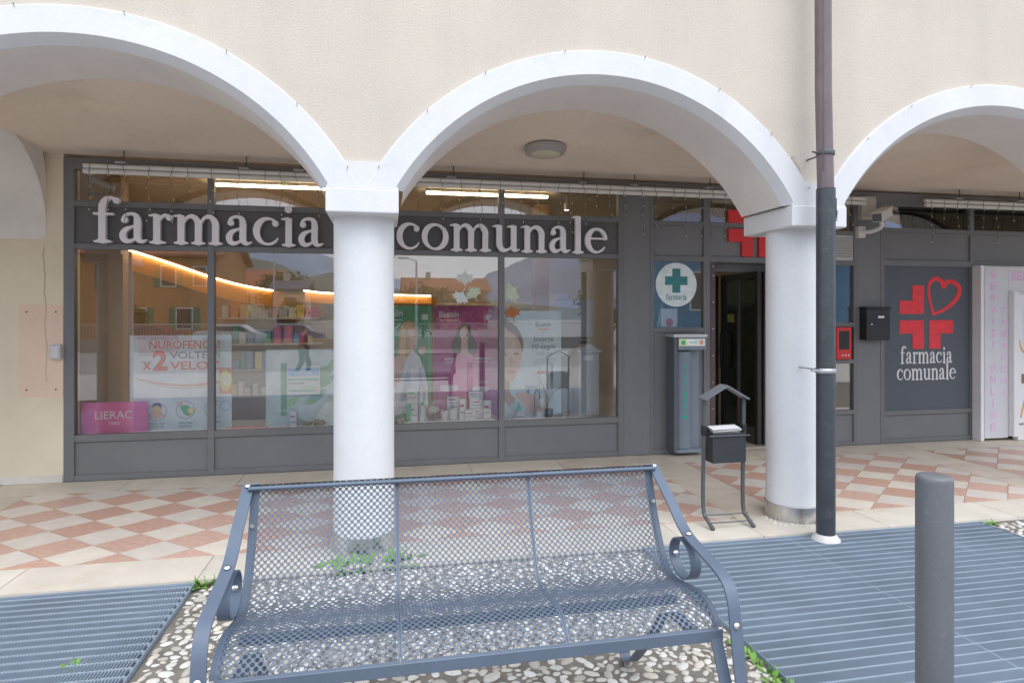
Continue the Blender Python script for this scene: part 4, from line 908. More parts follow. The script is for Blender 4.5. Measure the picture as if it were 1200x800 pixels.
def rock(label, x, y, z0, sx, sz, m, seed, name='stone'):
    r = random.Random(seed); bm = bmesh.new(); bmesh.ops.create_icosphere(bm, subdivisions=3, radius=1); mb = MB()
    for v in bm.verts:
        k = 1+.12*math.sin(v.co.x*5+seed)+.10*math.sin(v.co.y*7+v.co.z*4+seed*2)+r.uniform(-.03, .03); mb.v.append((x+v.co.x*k*sx, y+v.co.y*k*sx*.6, z0+sz+v.co.z*k*sz*.98))
    mb.f = [tuple(q.index for q in f.verts) for f in bm.faces]; bm.free()
    tag(build(name, mb, m, smooth=True, ang=60), label, 'stone', 'stones in the window display')
M_CORAL = mat('white_coral', (.72, .70, .64), .9, bump=.8, bscale=70); M_ROCK = mat('tan_rock', (.40, .33, .26), .9, var=.25, vscale=30, bump=.6, bscale=50)
rock('brown pine-cone-like stone at the front of the display', .468, 6.46, .413, .046, .036, mat('brown_cone', (.20, .14, .10), .9, var=.4, vscale=60, bump=1, bscale=80), 3); rock('white coral lump resting on the brown stone', .466, 6.47, .483, .058, .042, M_CORAL, 4)
rock('tan stone beside the first column', .13, 6.43, .393, .056, .028, M_ROCK, 5); rock('white round stone by the pale blue poster', 1.39, 6.44, .413, .058, .040, M_CORAL, 6); rock('flat tan stone disc at the end of the board', 1.80, 6.44, .413, .055, .016, M_ROCK, 7)
rock('white stone before the green poster', -.968, 6.43, .393, .042, .028, M_CORAL, 8); rock('brown stone before the green poster, near the slim carton', -.80, 6.43, .393, .07, .032, M_ROCK, 9); rock('dark stone before the green poster, next to the column', -.66, 6.43, .393, .06, .038, mat('dark_rock', (.16, .12, .09), .9, var=.3, vscale=40, bump=.8), 10)
def twigs(label, x, y, z, dirs, m):
    t = thing('twig_bunch', label, 'twigs', (x, y, z))
    for i, (dx, dz, bend) in enumerate(dirs):
        P = cr([(x+i*.004, y, z), (x+dx*.35+bend, y+.01, z+dz*.4), (x+dx*.75-bend, y, z+dz*.75), (x+dx, y+.01, z+dz)], 5)
        build('twig', MB().tube(P, [.006-.0045*k/len(P) for k in range(len(P))], 6), m, t, smooth=True)
M_TWIG = mat('pale_twig', (.52, .38, .24), .8, var=.2, vscale=30); M_TWIGD = mat('grey_twig', (.20, .17, .15), .8)
twigs('bare pale twigs behind the white cartons', .45, 6.52, .42, [(-.02, .40, .01), (.03, .42, -.01), (.16, .50, .02), (.10, .36, .02)], M_TWIG)
twigs('curled bare twigs beside the pale blue poster', 1.66, 6.47, .48, [(-.12, .42, -.02), (-.06, .46, .02), (.06, .40, .03), (.22, .36, -.03), (.0, .30, .03)], M_TWIG)
t = thing('lantern', 'small dark wire lantern before the pale blue poster', 'lantern', (1.57, 6.53, .413))
build('wire_frame', MB().tube(cr([(1.555, 6.53, .414), (1.552, 6.53, .62), (1.58, 6.53, .695), (1.608, 6.53, .62), (1.605, 6.53, .414)], 5), .005, 6), M_DGREY, t); build('base', MB().lathe([(.03, 0), (.03, .012)], (1.58, 6.53, .413), 14), M_DGREY, t)

# ================================================================ THINGS UNDER THE ARCADE
# ceiling lamp
lx, ly = 1.39, 5.44; lz = 3.075-(ly-(YB-.05))/(YF+.5-YB+.05)*.18
t = thing('ceiling_lamp', 'round grey bulkhead lamp on the portico ceiling', 'lamp', (lx, ly, lz))
build('ring', MB().lathe([(.17, .004), (.185, -.002), (.19, -.02), (.188, -.035), (.178, -.045), (.176, -.062), (.150, -.075), (.142, -.072)], (lx, ly, lz), 44), mat('lamp_grey', (.40, .385, .37), .5, var=.08), t, smooth=True, ang=25)
build('diffuser', MB().lathe([(.142, -.070), (.13, -.082), (.08, -.092), (.0, -.095)], (lx, ly, lz), 44, cap=False), mat('lamp_opal', (.62, .58, .44), .4), t, smooth=True)
# icicle light conduits
def conduit(label, x0, x1, z, seed, y=6.12, clips=()):
    r = random.Random(seed); t = thing('icicle_light_rail', label, 'light string', ((x0+x1)/2, y, z), 'white conduits with icicle lights')
    for dz, dy in ((.024, .0), (-.024, -.006)):
        mb = MB().tube([(x0, y+dy, z+dz), (x1, y+dy, z+dz)], .0215, 14); build('tube', mb, M_WPLAST, t, smooth=True)
    x = x0+.02
    while x < x1-.02:
        build('sleeve', MB().tube([(x, y-.003, z-.024), (x+r.uniform(.03, .07), y-.003, z-.024)], .0245, 12), M_WPLAST, t, smooth=True); x += r.uniform(.35, .9)
    for x in clips:
        build('bracket', MB().box(x-.045, x+.045, y-.03, y+.03, z+.05, z+.068), M_GALV, t, bevel=.003); build('rod', MB().tube([(x+.02, y, z+.068), (x+.02, y, 3.0)], .006, 6), M_DGREY, t)
    x = x0+.06
    w1 = [(x0+(x1-x0)*i/40, y-.03+r.uniform(-.012, .008), z+.052+r.uniform(-.01, .012)) for i in range(41)]; build('lead_wire', MB().tube(w1, .0032, 5), M_WIRE, t)
    while x < x1-.05:
        L = r.choice((.16, .28, .40, .34, .46, .22)); P = []; n = int(L/.03)+2
        for i in range(n+1): P.append((x+r.uniform(-.007, .007)+.012*math.sin(i*.7+x*9), y-.032+r.uniform(-.005, .005), z+.045-i*(L+.09)/n))
        wi = build('drop_wire', MB().tube(P, .0024, 4), M_WIRE, t)
        mb = MB()
        for i in range(3, n+1, 3): q = P[i]; mb.tube([q, (q[0]+.006, q[1]-.004, q[2]-.016)], .0038, 5)
        if mb.v: o = build('bulbs', mb, M_TINYB, wi); o['kind'] = 'stuff'
        x += r.uniform(.12, .24)
conduit('white conduit with icicle wires over the big shop windows', -2.60, 3.60, 2.775, 5, clips=(-2.30, -1.28, -.80, .18, .62, 1.95, 2.5, 3.35))
conduit('short white conduit end beside the wall camera', 4.2, 5.26, 2.765, 6, clips=(5.0,))
conduit('white conduit with icicle wires above the kiosk', 6.05, 9.0, 2.775, 7, clips=(6.5, 7.35))
# wall camera at the right
t = thing('wall_camera', 'white bullet security camera on the dark pillar', 'security camera', (5.42, YF, 2.5))
build('junction_box', MB().box(5.30, 5.49, YF-.07, YF+.003, 2.58, 2.84), mat('box_offwhite', (.52, .50, .48), .55, var=.08), t, bevel=.008)
build('base_plate', MB().box(5.27, 5.36, YF-.055, YF+.003, 2.37, 2.50), M_WPLAST, t, bevel=.005)
build('arm', MB().tube(cr([(5.31, YF-.05, 2.44), (5.36, YF-.12, 2.43), (5.43, YF-.20, 2.47), (5.42, YF-.22, 2.53)], 4), .024, 10), M_WPLAST, t, smooth=True)
a, b = Vector((5.57, YF-.14, 2.66)), Vector((5.24, YF-.36, 2.55)); dv = (b-a).normalized(); sd_ = dv.cross(Vector((0, 0, 1))).normalized(); up = sd_.cross(dv)
cbp = [a+sd_*sx*.055+up*sz*.05 for sx, sz in ((-1, -1), (1, -1), (1, 1), (-1, 1))]; build('housing', MB().prism(cbp, tuple((b-a))), M_WPLAST, t, bevel=.014, seg=3)
cbp = [b+sd_*sx*.046+up*sz*.041+dv*.001 for sx, sz in ((-1, -1), (1, -1), (1, 1), (-1, 1))]; build('lens_window', MB().prism(cbp, tuple(dv*.006)), mat('lens_grey', (.10, .11, .12), .2), t)
cbp = [a+up*.056+sd_*sx*.064+up*sz*.004 for sx, sz in ((-1, -1), (1, -1), (1, 1), (-1, 1))]; build('sun_shield', MB().prism(cbp, tuple((b-a)*1.06)), M_WPLAST, t, bevel=.003)
# camera behind the upper left glass
t = thing('indoor_camera', 'thin silver security camera behind the upper left pane', 'security camera', (-2.75, 6.6, 2.62))
build('wall_disc', MB().lathe([(.045, 0), (.045, .015)], (-2.76, 6.62, 2.64), 16, 'x'), M_DGREY, t, smooth=True); build('arm', MB().tube([(-2.75, 6.62, 2.64), (-2.64, 6.60, 2.635), (-2.63, 6.60, 2.69)], .012, 8), M_DGREY, t, smooth=True); build('body', MB().tube([(-2.735, 6.62, 2.772), (-2.53, 6.56, 2.690)], .026, 12), mat('silver_green', (.40, .44, .43), .4), t, smooth=True)
# grey switch box on the left wall
t = thing('switch_box', 'small pale grey box on the wall left of the shopfront', 'box', (-2.87, YF, 1.1)); build('case', MB().box(-2.915, -2.833, YF-.05, YF-.004, 1.10, 1.23), mat('switch_grey', (.55, .57, .57), .5), t, bevel=.006, seg=3); build('lid', MB().box(-2.905, -2.843, YF-.056, YF-.0505, 1.11, 1.22), mat('switch_lid', (.60, .62, .62), .5), t, bevel=.003)
# tall grey dispenser beside the door
t = thing('wall_dispenser', 'tall blue-grey dispenser with green markings beside the door', 'dispenser', (3.15, YF, .03))
M_DSP = mat('dispenser_grey', (.21, .25, .30), .42, var=.07, vscale=3)
build('side_case', MB().box(2.955, 2.995, YF-.17, YF+.02, .045, 1.285), mat('dispenser_dark', (.11, .125, .145), .45), t, bevel=.006); build('back_plate', MB().box(2.995, 3.30, YF-.05, YF+.02, .05, 1.12), M_DSP, t, bevel=.003)
mb = MB(); n = 12; cxp, r_ = 3.095, .105
mb.prism([(cxp-r_*math.cos(PI*i/n), YF-.052-.75*r_*math.sin(PI*i/n), .075) for i in range(n+1)], (0, 0, 1.03)); build('round_chute', mb, M_DSP, t, smooth=True, ang=50)
build('head', MB().box(2.997, 3.315, YF-.18, YF+.02, 1.122, 1.255), M_DSP, t, bevel=.005); build('foot', MB().box(2.997, 3.315, YF-.15, YF+.02, .035, .072), M_DSP, t, bevel=.004)
build('head_label', MB().box(3.003, 3.30, YF-.1845, YF-.1815, 1.165, 1.240), flat('label_pale', (.66, .70, .64)), t); build('label_field', MB().box(3.006, 3.09, YF-.1855, YF-.1847, 1.168, 1.237), flat('label_yellow', (.66, .64, .30)), t); build('label_cross', MB().lathe([(.026, 0), (.026, -.0006)], (3.05, YF-.1858, 1.202), 10, 'y'), flat('label_green', (.05, .42, .20)), t); build('label_print', MB().box(3.12, 3.21, YF-.1853, YF-.1847, 1.195, 1.212), flat('label_green2', (.30, .55, .45)), t); build('label_mark', MB().box(3.235, 3.275, YF-.1853, YF-.1847, 1.18, 1.225), flat('label_red', (.62, .28, .22)), t)
build('lid', MB().box(2.94, 3.325, YF-.19, YF+.02, 1.257, 1.288), mat('lid_silver', (.62, .62, .62), .35, .6), t, bevel=.004)
K_GM = flat('marking_green', (.0, .36, .22)); mk = [(.030, .036), (.022, .038), (.028, .034), (.034, .036), (.020, .034), (.034, .036), (.036, .034), (.034, .036), (.026, .036), (.048, .034)]
for i, (w_, h_) in enumerate(mk):
    z = .948-i*.0595; s_ = random.uniform(-.004, .004); build('marking', MB().poly([(3.098+s_-w_/2, YF-.1325, z-h_/2), (3.098+s_+w_/2, YF-.1325, z-h_/2+random.uniform(-.006, .006)), (3.098+s_+w_/2-random.uniform(0, .012), YF-.1325, z+h_/2), (3.098+s_-w_/2+random.uniform(0, .012), YF-.1325, z+h_/2)]), K_GM, t)
tag(build('notice_card', MB().box(3.325, 3.372, YF+.012, YF+.0185, 1.14, 1.27), M_SIGNWH), 'small white notice card beside the dispenser head', 'card')
# red first-aid case
t = thing('defibrillator_case', 'red framed case with dark window behind the downpipe', 'case', (5.09, YF, .99))
M_AR = mat('case_red', (.66, .035, .03), .4); build('frame', MB().box(4.99, 5.18, YF-.05, YF+.04, .99, 1.35), M_AR, t, bevel=.006); build('window', MB().box(5.02, 5.15, YF-.053, YF-.0505, 1.10, 1.31), M_BLACK, t)
for x in (5.06, 5.10, 5.14): build('button', MB().lathe([(.012, 0), (.010, -.006)], (x, YF-.051, 1.035), 12, 'y'), M_BOLT, t)
# black letter box
t = thing('letter_box', 'black letter box with white name label on the dark pillar', 'letter box', (5.49, YF, 1.2))
build('body', MB().box(5.325, 5.635, YF-.11, YF+.002, 1.205, 1.56), M_BLACK, t, bevel=.006); build('lid', MB().box(5.318, 5.642, YF-.118, YF+.002, 1.562, 1.585), M_BLACK, t, bevel=.004); build('name_label', MB().box(5.475, 5.555, YF-.1125, YF-.1105, 1.455, 1.480), M_SIGNWH, t); build('lock', MB().lathe([(.011, 0), (.009, -.006)], (5.39, YF-.111, 1.385), 12, 'y'), M_BOLT, t); build('door_line', MB().box(5.345, 5.615, YF-.1118, YF-.1105, 1.518, 1.522), M_DGREY, t)
# self-service kiosk at the right edge
t = thing('vending_kiosk', 'white self-service kiosk with pink lettering at the right edge', 'kiosk', (7.6, 6.2, 0))
M_KW = mat('kiosk_white', (.80, .79, .81), .35, var=.03); M_KG = mat('kiosk_lilac_grey', (.66, .66, .70), .4, var=.04); K_PK = flat('kiosk_pink', (.85, .33, .58))
build('cabinet', MB().box(6.915, 8.85, 6.19, 6.275, .05, 2.072), M_KW, t, bevel=.004); build('left_panel', MB().box(6.93, 7.265, 6.168, 6.189, .03, 2.06), M_KG, t, bevel=.003); build('side_edge', MB().box(6.865, 6.914, 6.16, 6.275, .004, 2.074), M_KW, t, bevel=.004)
build('top_panel', MB().box(7.267, 8.80, 6.168, 6.189, 1.77, 2.06), M_KG, t, bevel=.003); build('post', MB().box(7.268, 7.345, 6.10, 6.189, .05, 1.768), M_KW, t, bevel=.006); build('plinth', MB().box(7.347, 8.80, 6.12, 6.189, .004, .18), M_KW, t, bevel=.004)
build('machine_front', MB().box(7.36, 8.75, 6.13, 6.188, .20, 1.74), mat('machine_white', (.80, .81, .86), .3), t, bevel=.012, seg=3); sc_ = build('screen', MB().box(7.45, 8.2, 6.122, 6.129, .98, 1.62), mat('screen_dark', (.02, .06, .06), .12), t)
for i in range(4): build('screen_tile', MB().box(7.455+.19*i, 7.62+.19*i, 6.1195, 6.1215, 1.02+.28*(i % 2), 1.26+.28*(i % 2)), flat('screen%d' % (i % 2), [(.02, .16, .14), (.03, .10, .05)][i % 2]), sc_)
build('coin_slot', MB().box(7.41, 7.455, 6.118, 6.129, .68, .79), mat('slot_brown', (.28, .17, .10), .4), t, bevel=.003)
P = cr([(7.375, 1.20), (7.40, 1.10), (7.45, 1.04), (7.49, 1.02)], 8); n = len(P)
build('gold_stroke', MB().bar([(x, 6.1275, z) for x, z in P], (.7, 0, .7), .022, .0015), flat('gold', (.55, .34, .06)), t); P = cr([(7.40, .27), (7.43, .40), (7.48, .53), (7.56, .58)], 8); build('gold_stroke', MB().bar([(x, 6.1275, z) for x, z in P], (.7, 0, -.3), .022, .0015), flat('gold', (.55, .34, .06)), t)
def vtext(s, x, ztop, dz, h, wd):
    for i, c in enumerate(s):
        if c == ' ': continue
        put_text('lettering', c, x-(wd/2 if c != 'I' else wd*.12), x+(wd/2 if c != 'I' else wd*.12), ztop-i*dz, h, 6.1665, K_PK, t, .004)
vtext('SERVIZI ONLINE', 7.045, 1.93, .139, .085, .075); vtext('TABACCHI', 7.19, 1.505, .139, .075, .070)
for i, c in enumerate('SELF'): put_text('lettering', c, 7.305+i*.088, 7.378+i*.088, 1.905, .105, 6.1665, K_PK, t, .012)

# downpipe in front of the second column
t = thing('downpipe', 'rain downpipe, brown copper above and dark grey metal below', 'downpipe', (2.888, 3.712, 0))
build('lower_pipe', MB().lathe([(.060, 0), (.060, 2.335), (.0595, 2.34)], (2.888, 3.712, .0), 28), M_PIPE, t, smooth=True); build('upper_pipe', MB().tube([(2.888, 3.712, 2.30), (2.872, 3.715, 3.0), (2.865, 3.72, 6.5)], .0525, 24), M_COPPER, t, smooth=True)
build('seam', MB().box(2.838, 2.842, 3.672, 3.676, 2.45, 6.4), mat('seam_brown', (.13, .09, .09), .5), t)
build('base_flashing', MB().lathe([(.092, -.006), (.088, .002), (.066, .030), (.061, .034)], (2.888, 3.712, -.002), 28), M_COLLARW, t, smooth=True)
for z, r_, m_ in ((1.122, .0635, M_GALV), (2.575, .056, M_DGREY)):
    c = build('clamp', MB().lathe([(r_, -.016), (r_+.003, -.012), (r_+.003, .012), (r_, .016)], (2.885, 3.712, z), 28), m_, t, smooth=True); build('clamp_screw', MB().tube([(2.885-r_-.002, 3.70, z), (2.885-r_-.05, 3.70, z+.004)], .007, 8), m_, c, smooth=True); build('clamp_arm', MB().tube([(2.885, 3.77, z), (2.885, YW if z > 2.3 else 3.985, z)], .006, 6), m_, c)
build('drip_stain', MB().box(2.93, 2.934, 3.664, 3.668, 2.14, 2.27), M_BLACK, t); build('hinge_pin', MB().tube([(2.945, 3.68, 2.12), (2.955, 3.68, 2.19)], .006, 6), M_GALV, t)

# bollard
t = thing('bollard', 'dark grey steel bollard standing on the grating', 'bollard', (1.657, 1.642, 0))
build('post', MB().lathe([(.0505, -.03), (.0505, .985), (.0500, .994), (.0480, 1.000), (.043, 1.004), (.028, 1.005), (.003, 1.005)], (1.657, 1.642, 0), 40), M_BOLLARD, t, smooth=True, ang=60); build('base_ring', MB().lathe([(.075, -.03), (.075, -.004), (.060, .004)], (1.657, 1.642, 0), 32), M_BOLLARD, t, smooth=True)

# newspaper stand
t = thing('paper_stand', 'dark metal stand with gabled top and black paper tray', 'stand', (2.37, 4.12, 0))
for x0, dx in ((2.212, .0), (2.522, .008)):
    build('leg', MB().bar(cr([(x0, 4.10, .905), (x0-.004, 4.10, .60), (x0-.008, 4.10, .14), (x0-.004, 4.04, .055), (x0+.004, 3.975, .012)], 4), (1, 0, 0), .022, .022), M_DGREY, t, bevel=.002, seg=1); build('leg_sleeve', MB().box(x0-.017, x0+.014, 4.085, 4.116, .64, .71), M_BLACK, t, bevel=.002, seg=1)
build('gable_cap', MB().bar([(2.195, 4.10, .898), (2.366, 4.10, .992), (2.536, 4.10, .895)], (0, 1, 0), .11, .012), mat('cap_grey', (.15, .165, .185), .4, var=.1), t)
for z, y in ((.082, 4.075), (.045, 4.02)): build('cross_rod', MB().tube([(2.20, y, z), (2.372, y, z-.004), (2.54, y, z)], .0045, 6), M_DGREY, t)
tr_ = MB(); tr_.box(2.240, 2.495, 4.03, 4.038, .455, .665); tr_.box(2.240, 2.495, 4.13, 4.138, .455, .69); tr_.box(2.240, 2.247, 4.039, 4.129, .455, .67); tr_.box(2.488, 2.495, 4.039, 4.129, .455, .67); tr_.box(2.248, 2.487, 4.039, 4.129, .455, .463)
build('tray', tr_, mat('tray_black', (.035, .037, .042), .5, var=.1), t); build('tray_rail', MB().tube([(2.212, 4.024, .645), (2.522, 4.024, .645)], .005, 6), M_DGREY, t)
k = 0
for i, (dz, dx, rot, c) in enumerate(((.0, 0, .02, (.62, .62, .62)), (.007, .006, -.03, (.52, .50, .46)), (.014, -.004, .03, (.64, .64, .66)))):
    mb = MB().prism([(2.252+dx, 4.041, .668+dz+rot*.1), (2.465+dx, 4.041, .676+dz), (2.465+dx, 4.041, .680+dz), (2.252+dx, 4.041, .672+dz+rot*.1)], (0, .085, .012)); tag(build('leaflet', mb, mat('paper%d' % i, c, .8)), ['white leaflet at the bottom of the stack in the stand', 'cream leaflet in the middle of the stack in the stand', 'white leaflet on top of the stack in the stand'][i], 'leaflet', 'leaflets in the paper stand')
tag(build('leaflet_stack', MB().box(2.250, 2.462, 4.042, 4.126, .464, .664), mat('paper_stack', (.66, .62, .55), .85, var=.15, vscale=60)), 'stack of printed papers filling the black tray', 'papers')

# ================================================================ BENCH
bench = thing('park_bench', 'blue-grey perforated steel bench with looped armrests', 'bench', (.30, 2.2, -.03))
BX0, BX1 = -.478, 1.078
prof = [(2.452, .868), (2.470, .862), (2.468, .845), (2.430, .735), (2.384, .635), (2.336, .556), (2.294, .510), (2.248, .494), (2.18, .502), (2.10, .519), (2.03, .527), (1.965, .516), (1.918, .486), (1.898, .455)]
PP = np.array(cr(prof, 24)); seg = np.r_[0, np.cumsum(np.hypot(*np.diff(PP, axis=0).T))]; LT = seg[-1]
def prof_at(s): return np.interp(s, seg, PP[:, 0]), np.interp(s, seg, PP[:, 1])
def perforated(x0, x1, px=.0226, rz=.0119, r=.0071, th=.0024):
    nx = max(1, round((x1-x0-.010)/px)); px = (x1-x0-.010)/nx; s0, s1 = .012, LT-.006; nr = int((s1-s0)/rz)-1; rz = (s1-s0)/(nr+1)
    ang8 = np.arange(8)*PI/4; hx, hz = px/2, rz
    out8 = np.array([(hx, 0), (hx/2, hz/2), (0, hz), (-hx/2, hz/2), (-hx, 0), (-hx/2, -hz/2), (0, -hz), (hx/2, -hz/2)])
    in8 = np.c_[np.cos(ang8), np.sin(ang8)]*r
    V = []; F = []
    def cell(cx, cs, half=0):
        b = len(V); 
        o8 = out8+[cx, cs]; i8 = in8+[cx, cs]
        if half == 1: o8[:, 0] = np.maximum(o8[:, 0], x0+.005); i8[:, 0] = np.maximum(i8[:, 0], x0+.005)
        if half == 2: o8[:, 0] = np.minimum(o8[:, 0], x1-.005); i8[:, 0] = np.minimum(i8[:, 0], x1-.005)
        V.extend(o8.tolist()); V.extend(i8.tolist())
        for k in range(8): F.append((b+k, b+(k+1) % 8, b+8+(k+1) % 8, b+8+k))
    for j in range(nr):
        cs = s0+rz*(j+1)
        if j % 2 == 0:
            for i in range(nx): cell(x0+.005+px*(i+.5), cs)
        else:
            for i in range(nx+1): cell(x0+.005+px*i, cs, 1 if i == 0 else 2 if i == nx else 0)
    V = np.array(V); nV = len(V)
    y, z = prof_at(V[:, 1]); e = .004; ya, za = prof_at(V[:, 1]-e); yb, zb = prof_at(V[:, 1]+e); tl = np.hypot(yb-ya, zb-za)+1e-9
    ny, nzv = (zb-za)/tl, -(yb-ya)/tl
    A = np.c_[V[:, 0], y, z]; B = np.c_[V[:, 0], y-ny*th, z-nzv*th]
    mb = MB(); mb.v = [tuple(q) for q in np.r_[A, B]]; mb.f = list(F)+[tuple(nV+q for q in f[::-1]) for f in F]+[(f[3], f[2], nV+f[2], nV+f[3]) for f in F]
    # solid edge strips
    def strip(xa, xb, sa, sb, n=60, dn=.0006):
        S = np.linspace(sa, sb, n); y_, z_ = prof_at(S); y1, z1 = prof_at(S-.004); y2, z2 = prof_at(S+.004); t_ = np.hypot(y2-y1, z2-z1)+1e-9; nn = np.c_[(z2-z1)/t_, -(y2-y1)/t_]; b = len(mb.v)
        for k in range(n):
            for xx, dd in ((xa, dn), (xb, dn), (xb, -th-dn), (xa, -th-dn)): mb.v.append((xx, y_[k]+nn[k][0]*dd, z_[k]+nn[k][1]*dd))
        for k in range(n-1):
            for q in range(4): mb.f.append((b+k*4+q, b+k*4+(q+1) % 4, b+k*4+4+(q+1) % 4, b+k*4+4+q))
    strip(x0, x0+.006, .004, LT); strip(x1-.006, x1, .004, LT); strip(x0, x1, .0, .020, 6, .0011); strip(x0, x1, LT-.012, LT, 6, .0011)
    return mb
xs = [BX0, BX0+(BX1-BX0)/3, BX0+2*(BX1-BX0)/3, BX1]
for a, b in zip(xs[:-1], xs[1:]): build('mesh_panel', perforated(a+.0008, b-.0008), M_BENCH, bench, keepn=True)
build('top_rod', MB().tube([(BX0-.02, 2.450, .858), (BX1+.02, 2.450, .858)], .0085, 10), M_BENCH, bench, smooth=True)
build('front_rail', MB().box(BX0-.012, BX1+.012, 1.892, 1.8975, .424, .462), M_BENCH, bench, bevel=.002, seg=1)
for x in xs[1:3]:                                                 # stiffening straps under the seams
    pts = [(x, prof_at(s)[0]+.010*0, prof_at(s)[1]) for s in np.linspace(.02, LT-.02, 50)]
    S = np.linspace(.02, LT-.02, 50); q = []
    for s in S:
        y, z = prof_at(s); ya, za = prof_at(s-.004); yb, zb = prof_at(s+.004); tl = math.hypot(yb-ya, zb-za); q.append((x, y-(zb-za)/tl*.009, z+(yb-ya)/tl*.009))
    build('seam_strap', MB().bar(q, (1, 0, 0), .006, .008), M_BENCH, bench)
build('under_rail', MB().box(BX0, BX1, 2.20, 2.235, .405, .43), M_BENCH, bench, bevel=.002, seg=1)
ARM = [(2.478, .866), (2.462, .850), (2.316, .764), (2.19, .684), (2.062, .655), (1.955, .636), (1.892, .614), (1.858, .567), (1.841, .49), (1.812, .345), (1.767, .18), (1.722, -.028)]
def side_frame(x, s):
    SX = (1, 0, 0)
    arm = cr(ARM, 7)
    build('arm_bar', MB().bar([(x, y, z) for y, z in arm], SX, .041, .008), M_BENCH, bench, bevel=.0015, seg=1)
    back = [(x-s*.034, prof_at(v)[0]+.004, prof_at(v)[1]-.004) for v in np.linspace(.012, LT-.01, 46)]
    q = []
    for v in np.linspace(.012, LT-.01, 46):
        y, z = prof_at(v); ya, za = prof_at(v-.004); yb, zb = prof_at(v+.004); tl = math.hypot(yb-ya, zb-za); q.append((x-s*.026, y-(zb-za)/tl*.006, z+(yb-ya)/tl*.006))
    build('side_bar', MB().bar(q, SX, .030, .007), M_BENCH, bench)
    rc, rr = (2.195, .582), (.088, .070)
    build('arm_loop', MB().bar([(x, rc[0]+rr[0]*math.cos(a)-.25*rr[1]*0, rc[1]+rr[1]*math.sin(a)) for a in np.linspace(0, 2*PI, 37)[:-1]], SX, .040, .006, closed=True), M_BENCH, bench, smooth=True, ang=40)
    leg = cr([(1.900, .448), (1.86, .33), (1.80, .18), (1.722, -.026)], 5); build('front_leg', MB().bar([(x-s*(.040-.030*i/len(leg)), y, z) for i, (y, z) in enumerate(leg)], SX, .040, .007), M_BENCH, bench)
    rl = cr([(1.915, .415), (2.06, .412), (2.17, .392), (2.26, .31), (2.38, .17), (2.50, .045), (2.55, .008), (2.592, -.006), (2.616, .012), (2.610, .036)], 5); build('rear_leg', MB().bar([(x-s*.075, y, z) for y, z in rl], SX, .046, .008), M_BENCH, bench)
    for y, z, nx, ny, nzz in ((2.470, .862, 0, -.3, 1), (2.165, .680, 0, -.2, 1), (1.838, .498, 0, -1, .15), (2.272, .572, 0, -1, .2)):
        nrm = Vector((0, ny, nzz)).normalized(); c = Vector((x-(s*.0), y, z))+nrm*.004
        build('bolt', MB().tube([c, c+nrm*.005], [.0105, .007], 12), M_BOLT, bench, smooth=True, ang=60)
    y, z = prof_at(.16); build('bolt', MB().tube([(x-s*.026, y-.006, z), (x-s*.026, y-.013, z)], [.009, .006], 12), M_BOLT, bench, smooth=True, ang=60)
side_frame(1.104, 1); side_frame(-.504, -1)

# ================================================================ WEEDS
def weed(label, spots, h, seed, m=M_LEAF):
    r = random.Random(seed); x0, y0 = spots[0]; t = thing('weed', label, 'weed', (x0, y0, -.03), 'weeds in the joints'); L = MB(); S = MB()
    for x, y in spots:
        for k in range(r.randint(9, 14)):
            a = r.uniform(0, 2*PI); l = h*r.uniform(.5, 1.15); e = r.uniform(.25, 1.1); d = Vector((math.cos(a)*math.cos(e), math.sin(a)*math.cos(e), math.sin(e))); sdv = Vector((-math.sin(a), math.cos(a), 0))*l*r.uniform(.10, .20); p0 = Vector((x+r.uniform(-.02, .02), y+r.uniform(-.02, .02), -.03)); dn = Vector((0, 0, -l*.18))
            L.add([p0, p0+d*l*.4-sdv, p0+d*l*.75-sdv*.8+dn*.4, p0+d*l+dn, p0+d*l*.75+sdv*.8+dn*.4, p0+d*l*.4+sdv], [(0, 1, 5), (1, 2, 4, 5), (2, 3, 4)])
        S.tube([(x, y, -.03), (x+.004, y, h*.5-.03), (x-.003, y+.003, h*.9-.03)], .0022, 5)
    o = build('leaves', L, m, t, keepn=True); build('stem', S, m, t)
weed('green weed at the corner of the left grating', [(-1.05, 3.79), (-1.0, 3.785), (-.95, 3.79), (-.90, 3.80)], .075, 1)
weed('green weeds at the foot of the column behind the bench', [(-.32, 3.86), (-.26, 3.87), (-.20, 3.86), (-.15, 3.85), (-.10, 3.87), (-.24, 3.82)], .12, 2)
weed('green weeds right of the column foot behind the bench', [(.02, 3.87), (.07, 3.90), (.12, 3.88), (.04, 3.84)], .13, 3)
weed('mossy weeds along the edge of the right grating', [(1.585, 2.62), (1.60, 2.54), (1.58, 2.47), (1.59, 2.40), (1.57, 2.34), (1.60, 2.29)], .055, 4)
weed('small green sprig in the left grating', [(-1.32, 3.02)], .06, 5); weed('low weed at the right corner of the right grating', [(4.26, 3.78), (4.32, 3.79)], .05, 6)
weed('dry yellowish weed under the bench front', [(.42, 1.93), (.47, 1.95), (.18, 1.86)], .05, 7, mat('dry_weed', (.30, .27, .06), .7, var=.3, vscale=40))
# crumbled stones at the foot of the second column
r = random.Random(4); mb = MB()
for i in range(40):
    a = r.uniform(PI*.95, PI*1.66); d = r.uniform(.205, .27); x, y = 2.965+d*math.cos(a), 4.165+d*math.sin(a); s_ = r.uniform(.006, .018)
    if y > 3.83: mb.ball((x, y, .004), s_, 7, 5, (1, .8, .55))
tag(build('rubble', mb, M_PEB[0], smooth=True), 'crumbled stones at the foot of the column by the downpipe', 'rubble', kind='stuff')

